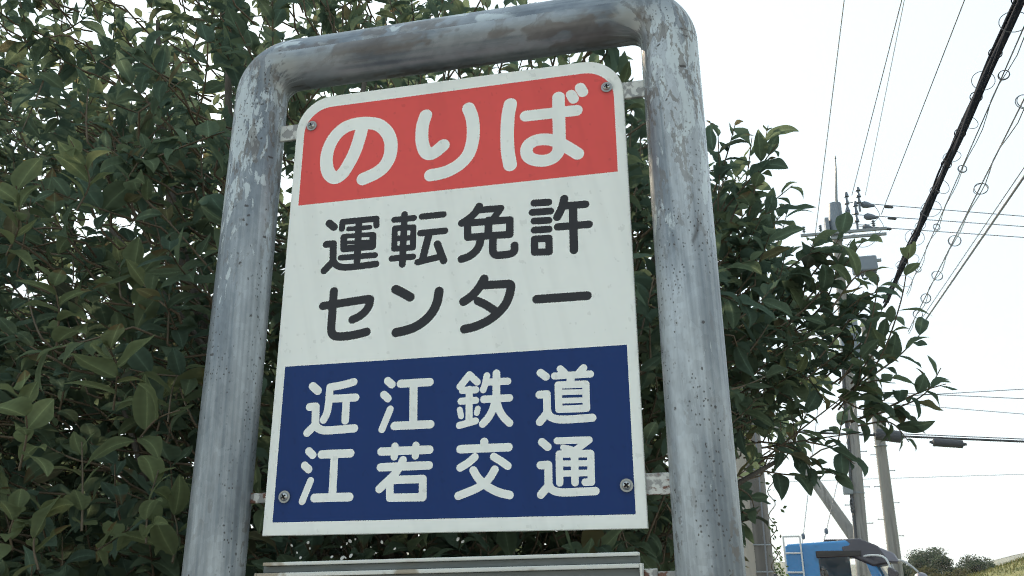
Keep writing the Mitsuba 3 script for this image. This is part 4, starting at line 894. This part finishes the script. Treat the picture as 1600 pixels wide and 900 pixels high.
ringed('thin cable with small loops close beside the right edge of the thick cable bundle', (5.896, 21.813, 8.870), (4.760, 9.591, 8.301), (.1, .36, .62, .9), .075, .010)
ringed('thin cable strung with round loops, between the thick bundle and the right edge', (5.793, 21.838, 7.835), (4.967, 10.587, 7.789), (.06, .18, .33, .52, .74, 1.0), .115, .012)
line('thick grey overhead cable, rightmost of the cables sloping to the right edge', (5.908, 21.810, 7.613), (4.961, 11.126, 6.865), .018, 0)
line('fine overhead wire close above the rightmost sloping cable', (6.091, 22.280, 7.978), (5.162, 11.585, 7.208), .008, 0)

# three lines going off to the right from the pole's crossarms, with strain insulators
for (a, m1, m2, b, lab) in (((4.794, 22.564, 11.602), (5.078, 22.508, 11.487), (5.422, 22.436, 11.359), (9.417, 23.340, 11.017), 'uppermost of the three level wires running right from the top of the tall pole'),
                            ((4.813, 22.560, 11.223), (5.112, 22.501, 11.108), (5.471, 22.425, 10.999), (9.368, 23.358, 10.721), 'middle of the three level wires running right from the top of the tall pole'),
                            ((4.883, 22.547, 10.859), (5.038, 22.516, 10.791), (5.290, 22.464, 10.725), (9.316, 23.377, 10.408), 'lowest of the three level wires running right from the top of the tall pole')):
    a, m1, m2, b = V(*a), V(*m1), V(*m2), V(*b)
    k = thing('service_line', lab, 'wire')
    part(k, 'wire', straight(a, b, .011, 6, .0, 20, .8), 'wire_grey', True)
    part(k, 'strain_insulator', tube([m1, lerp(m1, m2, .2), lerp(m1, m2, .5), m2], [.05, .10, .085, .02], 10), 'porcelain', 40)
    s0, s1 = lerp(m2, b, .062), lerp(m2, b, .124)
    part(k, 'sleeve', tube([s0, lerp(s0, s1, .15), lerp(s0, s1, .85), s1], [.012, .042, .042, .012], 8), 'rubber', 40)
    part(k, 'jumper', tube(smooth_curve([m2, m2 + V(.05, -.1, -.35), m2 + V(-.3, -.15, -.6), m2 + V(-.8, -.1, -.45)], 6), .008, 5), 'wire_grey', True)

# lower level lines to the right
line('upper of the two crossing wires leaving the right edge low above the branch tip', (5.143, 25.550, 6.562), (9.584, 26.464, 6.780), .011, .0, over=.6)
line('lower of the two crossing wires leaving the right edge low above the branch tip', (5.168, 25.546, 6.752), (9.537, 26.480, 6.499), .011, .0, over=.6)
line('faint wire below the branch tip, sloping down to the right edge', (5.231, 25.534, 6.440), (9.462, 26.505, 6.051), .009, .0, over=.6)
line('hair-thin wire low in the sky, above the distant trees', (2.409, 28.912, 4.562), (10.398, 30.407, 4.721), .008, .0, 'wire_pale', over=.6)
k = thing('trunk_cable', 'thick level cable with two black splice closures, running right from behind the branches', 'cable')
a, b = V(*(1.754, 25.146, 5.700)), V(*(8.708, 24.647, 5.004))
part(k, 'cable', straight(a, b, .030, 8, .0, 30, .5), 'rubber', True)
part(k, 'messenger', cat([straight(V(*(5.717, 24.827, 5.367)), V(*(8.720, 24.644, 5.072)), .014, 6, .0, 10, .5)]), 'wire_grey', True)
for p, q, rr in (((4.961, 24.465, 5.343), (5.571, 24.346, 5.210), .165), ((6.393, 24.470, 5.054), (7.105, 24.394, 4.962), .110)):
    p, q = V(*p), V(*q)
    part(k, 'splice_closure', tube([p - (q - p) * .12, p - (q - p) * .02, p, q, q + (q - p) * .02, q + (q - p) * .14], [.03, .05, rr, rr, .05, .03], 14), 'rubber', 40)

# ---------------------------------------------------------------- the blue truck
truck = thing('truck', 'blue truck with a dark roof visor, rear ladder and mirror arms on its cab', 'truck')
TO = V(*(3.449, 17.578, 0))
def tl(m):
    R = np.eye(4); R[:2, 0] = RD / np.linalg.norm(RD); R[:2, 1] = RN / np.linalg.norm(RN); R[:3, 3] = TO
    m = m.copy(); m.apply_transform(R); return m
def tpart(parent, name, mesh, mat, smooth=35, label=None): return part(parent, name, tl(mesh), mat, smooth, label)
ROOF = 2.21
def cab_prof(y, inset):
    return [(-1.62, y, .62), (-1.62, y, 1.45), (-1.60, y * (1 - inset), ROOF - .10), (-0.55, y * (1 - inset), ROOF - .05), (-.20, y * (1 - inset), ROOF - .25), (.02, y, 1.40), (.06, y, .62)]
shell = m3.Manifold.batch_hull([m3.Manifold.sphere(.06, 16).translate([float(v) for v in p]) for s in (-1, 1) for p in cab_prof(s * .94, .045)])
# the cab is hollow: door openings and windscreen are cut through the shell
inner = m3.Manifold.batch_hull([m3.Manifold.sphere(.02, 10).translate([float(v) for v in p]) for s in (-1, 1) for p in cab_prof(s * .93, .045)])
def slab(pts, y0, y1):
    cs = m3.CrossSection([[(x, z) for x, z in pts]])
    m = m3.Manifold.extrude(cs, y1 - y0)          # (x, z, up) -> (x, y, z)
    return m.rotate([90, 0, 0]).translate([0, y1, 0])
def plate_y(pts, s):
    return trimesh.Trimesh([(x, s * (.968 - .045 * max(0, z - 1.45)), z) for x, z in pts], [(0, i, i + 1) for i in range(1, len(pts) - 1)], process=False)
SIDEWIN = [(-1.06, 1.32), (-.08, 1.32), (-.24, 1.86), (-.34, 1.98), (-1.06, 1.98)]
cuts = slab(SIDEWIN, -1.3, -.5) + slab([(max(x, -.62), z) for x, z in SIDEWIN], .5, 1.3)
wind = m3.Manifold.batch_hull([m3.Manifold.sphere(.01, 6).translate([x, y, z]) for x, z in ((-.30, ROOF - .30), (.30, ROOF - .30), (-.12, 1.32), (.45, 1.32)) for y in (-.84, .84)])
wind = wind - m3.Manifold.cube([2, 4, 4]).translate([-2.34, -2, 0])
cabm = shell - inner - cuts - wind
cab = tpart(truck, 'cab', tm(cabm), 'paint_blue', 35)
for s in (-1, 1):
    w = tpart(cab, 'side_window', plate_y(SIDEWIN, s), 'glass', False)
    tpart(cab, 'window_visor', hull_spheres([(x, s * (.965 + o), z) for x, z in ((-1.08, 2.02), (-.30, 2.02), (-.30, 1.94), (-1.08, 1.92)) for o in (0, .05)], .012, 6), 'black_trim')
tpart(cab, 'windscreen', trimesh.Trimesh([(-.215, -.83, ROOF - .315), (-.215, .83, ROOF - .315), (.018, .83, 1.41), (.018, -.83, 1.41)], [(0, 1, 2), (0, 2, 3)], process=False), 'glass', False)
tpart(cab, 'seat', hull_spheres([(-1.0, -.55, 1.2), (-1.0, -.20, 1.2), (-1.12, -.50, 1.66), (-1.12, -.25, 1.66)], .07, 8), 'cab_inside')
tpart(cab, 'seat', hull_spheres([(-1.0, .55, 1.2), (-1.0, .20, 1.2), (-1.12, .50, 1.66), (-1.12, .25, 1.66)], .07, 8), 'cab_inside')
tpart(cab, 'dashboard', hull_spheres([(-.05, y, z) for y in (-.8, .8) for z in (1.15, 1.36)] + [(-.35, y, 1.28) for y in (-.8, .8)], .03, 8), 'black_trim')
tpart(cab, 'steering_wheel', torus((-.45, -.42, 1.42), (-.75, 0, .66), .20, .018, 24, 8), 'black_trim', True)
visor = hull_spheres([(x, s * yy, z) for s in (-1, 1) for x, z, yy in ((-.66, ROOF - .02, .86), (-.30, ROOF - .01, .88), (-.02, ROOF - .14, .88), (.12, ROOF - .38, .90), (-.10, ROOF - .42, .96), (-.55, ROOF - .20, .955))], .05, 14)
tpart(truck, 'roof_visor', visor, 'paint_smoke', 40, 'dark smoked visor over the front of the roof')
nose = hull_spheres([(x, s * yy, z) for s in (-1, 1) for x, z, yy in ((.02, ROOF - .16, .86), (.24, ROOF - .26, .86), (.30, ROOF - .37, .88), (.13, ROOF - .36, .90))], .035, 12)
tpart(truck, 'visor_lip', nose, 'paint_silver', 40, 'paler front lip of the roof visor')
tpart(truck, 'roof_hatch', rbox((-.95, -.62, ROOF - .01), (-.62, -.2, ROOF + .045), .015), 'black_trim', 30)
lad = part(truck, 'ladder', tl(cat([tube([(-1.66 + dx, -1.02, .75), (-1.66 + dx, -1.02, ROOF + .10)], .017, 8) for dx in (0, .31)])), 'ladder_grey', True)
for z in (ROOF + .10, ROOF - .21, ROOF - .56, ROOF - .91, ROOF - 1.26):
    part(lad, 'rung', tl(tube([(-1.66, -1.02, z), (-1.35, -1.02, z)], .017, 8)), 'ladder_grey', True)
for s in (-1, 1):
    y = s * 1.0
    st = smooth_curve([(-.32, y * .93, ROOF - .30), (-.12, y * 1.06, ROOF - .27), (.10, y * 1.17, ROOF - .31), (.18, y * 1.22, ROOF - .48), (.18, y * 1.22, ROOF - .62)], 6)
    k = part(truck, 'mirror_arm', tl(tube(st, .020, 8)), 'ladder_grey', True)
    part(k, 'mirror', tl(hull_spheres([(.17, y * 1.22 + dy, z) for dy in (-.09, .09) for z in (ROOF - .98, ROOF - .52)] + [(.24, y * 1.22 + dy, z) for dy in (-.06, .06) for z in (ROOF - .93, ROOF - .57)], .035, 10)), 'paint_smoke', 40)
st = smooth_curve([(.16, .96, ROOF - .36), (.34, 1.0, ROOF - .33), (.50, 1.02, ROOF - .42), (.64, 1.05, ROOF - .56)], 6)
k = part(truck, 'front_mirror_arm', tl(tube(st, .020, 8)), 'ladder_grey', True)
hd = m3.Manifold.sphere(.15, 24).scale([.9, 1.1, .75]) - m3.Manifold.cube([1, 1, 1]).translate([-.5, -.5, -1.03])
hd = tm(hd); hd.apply_translation((.68, 1.05, ROOF - .68))
part(k, 'front_mirror', tl(hd), 'paint_silver', 40)
for dy in (-.06, .05):
    part(k, 'brace', tl(tube([(.62, 1.05 + dy, ROOF - .68), (.50 + .1 * dy, 1.05 + dy * 2, ROOF - 1.2)], .018, 8)), 'chrome', True)
part(k, 'mirror_glass', tl(cyl((.68, 1.05, ROOF - .70), (.66, 1.05, ROOF - .80), .13, .05, 16)), 'black_trim', 40)
bed = part(truck, 'cargo_bed', tl(rbox((-6.4, -1.0, .85), (-1.75, 1.0, 1.15), .02)), 'paint_blue', 30)
part(truck, 'chassis', tl(rbox((-6.3, -.4, .55), (0, .4, .80), .02)), 'black_trim', 30)
part(truck, 'bumper', tl(rbox((-.05, -.98, .35), (.14, .98, .62), .03)), 'paint_smoke', 30)
for x in (-.75, -4.9):
    for s in (-1, 1):
        w = part(truck, 'wheel', tl(cat([cyl((x, s * .72, .45), (x, s * .97, .45), .45, .45, 32)])), 'tyre', 35)
        part(w, 'rim', tl(cyl((x, s * .90, .45), (x, s * .985, .45), .26, .22, 24)), 'rim', 35)

# ---------------------------------------------------------------- shrubs and trees far off
def far_tree(name, label, base, h, spread, n, leaf, cols, seed, group=None, lobes=9, categ='tree'):
    r = np.random.default_rng(seed)
    base = V(*base)
    k = thing(name, label, categ, group)
    part(k, 'trunk', tube([base, base + V(.05, 0, h * .3), base + V(-.05, .05, h * .6)], [h * .028, h * .02, h * .008], 8), 'bark', True)
    cs = [base + V(r.normal(0, spread * .42), r.normal(0, spread * .42), h * r.uniform(.30, .86)) for _ in range(lobes)]
    cs = [c if c[2] < base[2] + h * .6 else c * 1 + (base + V(0, 0, 0) - c) * V(.45, .45, 0) for c in cs]
    m, c = clump(cs, (spread * .20, spread * .20, h * .085), n, leaf, cols, seed + 1)
    m.vertices[:, 2] = np.maximum(m.vertices[:, 2], .05)
    part(k, 'crown', m, 'leaf_mat', kind='stuff', color=c)
DARK_VEILED = [(.050, .075, .055), (.042, .064, .050), (.060, .085, .058)]  # leaf colours lightened and greyed to paint in the pale glare
OLIVE = [(.075, .080, .040), (.06, .07, .035), (.09, .085, .05)]
FAR = [
    ((19.90, 97.05, 0), 3.40, 2.11, 5200, 0.22, 0, 'tall dark tree right of the second utility pole'),
    ((22.32, 101.65, 0), 4.58, 2.84, 5200, 0.22, 0, 'highest dark tree in the far clump behind the mirror arm'),
    ((22.53, 96.49, 0), 3.60, 2.23, 5200, 0.22, 0, 'dark tree at the right of the far clump'),
    ((25.41, 104.03, 0), 2.95, 1.83, 5200, 0.22, 0, 'low tree in the dip between the two far clumps'),
    ((27.44, 105.59, 0), 4.36, 2.70, 5200, 0.22, 0, 'peaked dark tree left of the grass bank'),
    ((27.16, 99.46, 0), 3.49, 2.16, 5200, 0.22, 0, 'rounded tree just left of the grass bank'),
    ((30.01, 106.98, 0), 3.29, 2.04, 5200, 0.22, 0, 'small tree meeting the far hill line'),
    ((17.67, 93.40, 0), 3.10, 1.92, 5200, 0.22, 0, 'tree half hidden behind the second utility pole'),
    ((17.28, 77.17, 0), 2.36, 1.89, 3600, 0.16, 1, 'brownish low bush before the far dark trees'),
    ((19.29, 76.70, 0), 2.19, 1.75, 3600, 0.16, 1, 'olive bush before the peaked far tree'),
    ((19.85, 74.50, 0), 1.93, 1.54, 3600, 0.16, 1, 'olive bush at the foot of the grass bank'),
    ((17.37, 73.05, 0), 1.94, 1.55, 3600, 0.16, 1, 'low brown bush between the olive bushes'),
]
for i, (base, h, sp, n, leaf, col, lab) in enumerate(FAR):
    far_tree('background_tree', lab, base, h, sp, n, leaf, DARK_VEILED if col == 0 else OLIVE, 100 + i)
SH = V(*(1.065, 10.461, 1.537)); SH[2] = 0
far_tree('roadside_shrub', 'small bright green shrub behind the ladder of the truck, beside the near pole', SH, 1.92, .42, 2600, .05, [(.06, .10, .04), (.08, .12, .045), (.045, .08, .035)], 60, lobes=14, categ='shrub')

# ---------------------------------------------------------------- the hazy air
scene['haze_air'] = {'type': 'homogeneous', 'albedo': 0.95, 'sigma_t': 0.00028}
scene['haze'] = {'type': 'cube', 'to_world': T().translate([0, 0, 54.0]).scale([2500, 2500, 55.0]), 'bsdf': {'type': 'null'}, 'interior': {'type': 'ref', 'id': 'haze_air'}}
labels['haze'] = {'label': 'pale spring haze in the air that fades the far hills', 'category': 'haze', 'kind': 'stuff'}
scene['camera']['medium'] = {'type': 'ref', 'id': 'haze_air'}

bx = np.random.default_rng(77)
gx = bx.uniform(8.5, 24, 9000); gy = 37.2 + bx.normal(0, 2.2, 9000)
def bank_z(x, y):
    ramp = 5.0 * np.tanh(np.clip((x - 6.2) * 0.395, 0, None) / 5.0)
    return ramp * np.exp(-np.abs((y - 37.2) / 7.0) ** 2.6)
gp = np.stack([gx, gy, bank_z(gx, gy) - 0.03], 1)
hd_ = np.stack([bx.normal(0, .35, 9000), bx.normal(0, .35, 9000), np.ones(9000)], 1); hd_ /= np.linalg.norm(hd_, axis=1, keepdims=True)
hl = bx.uniform(.06, .20, (9000, 1)); sd = np.stack([np.cos(gx * 40), np.sin(gx * 40), 0 * gx], 1) * .018
gv = np.stack([gp - sd, gp + sd, gp + hd_ * hl], 1).reshape(-1, 3)
gc = np.repeat(np.array([(.085, .105, .038), (.13, .135, .055), (.065, .09, .035), (.16, .15, .075)])[bx.integers(0, 4, 9000)], 3, 0)
scene['bank_grass'] = mikit.ply(trimesh.Trimesh(gv, np.arange(27000).reshape(-1, 3), process=False), 'leaf_mat', False, color=gc)
labels['bank_grass'] = {'label': 'short tufty grass growing over the embankment at the far right', 'category': 'grass', 'kind': 'stuff'}
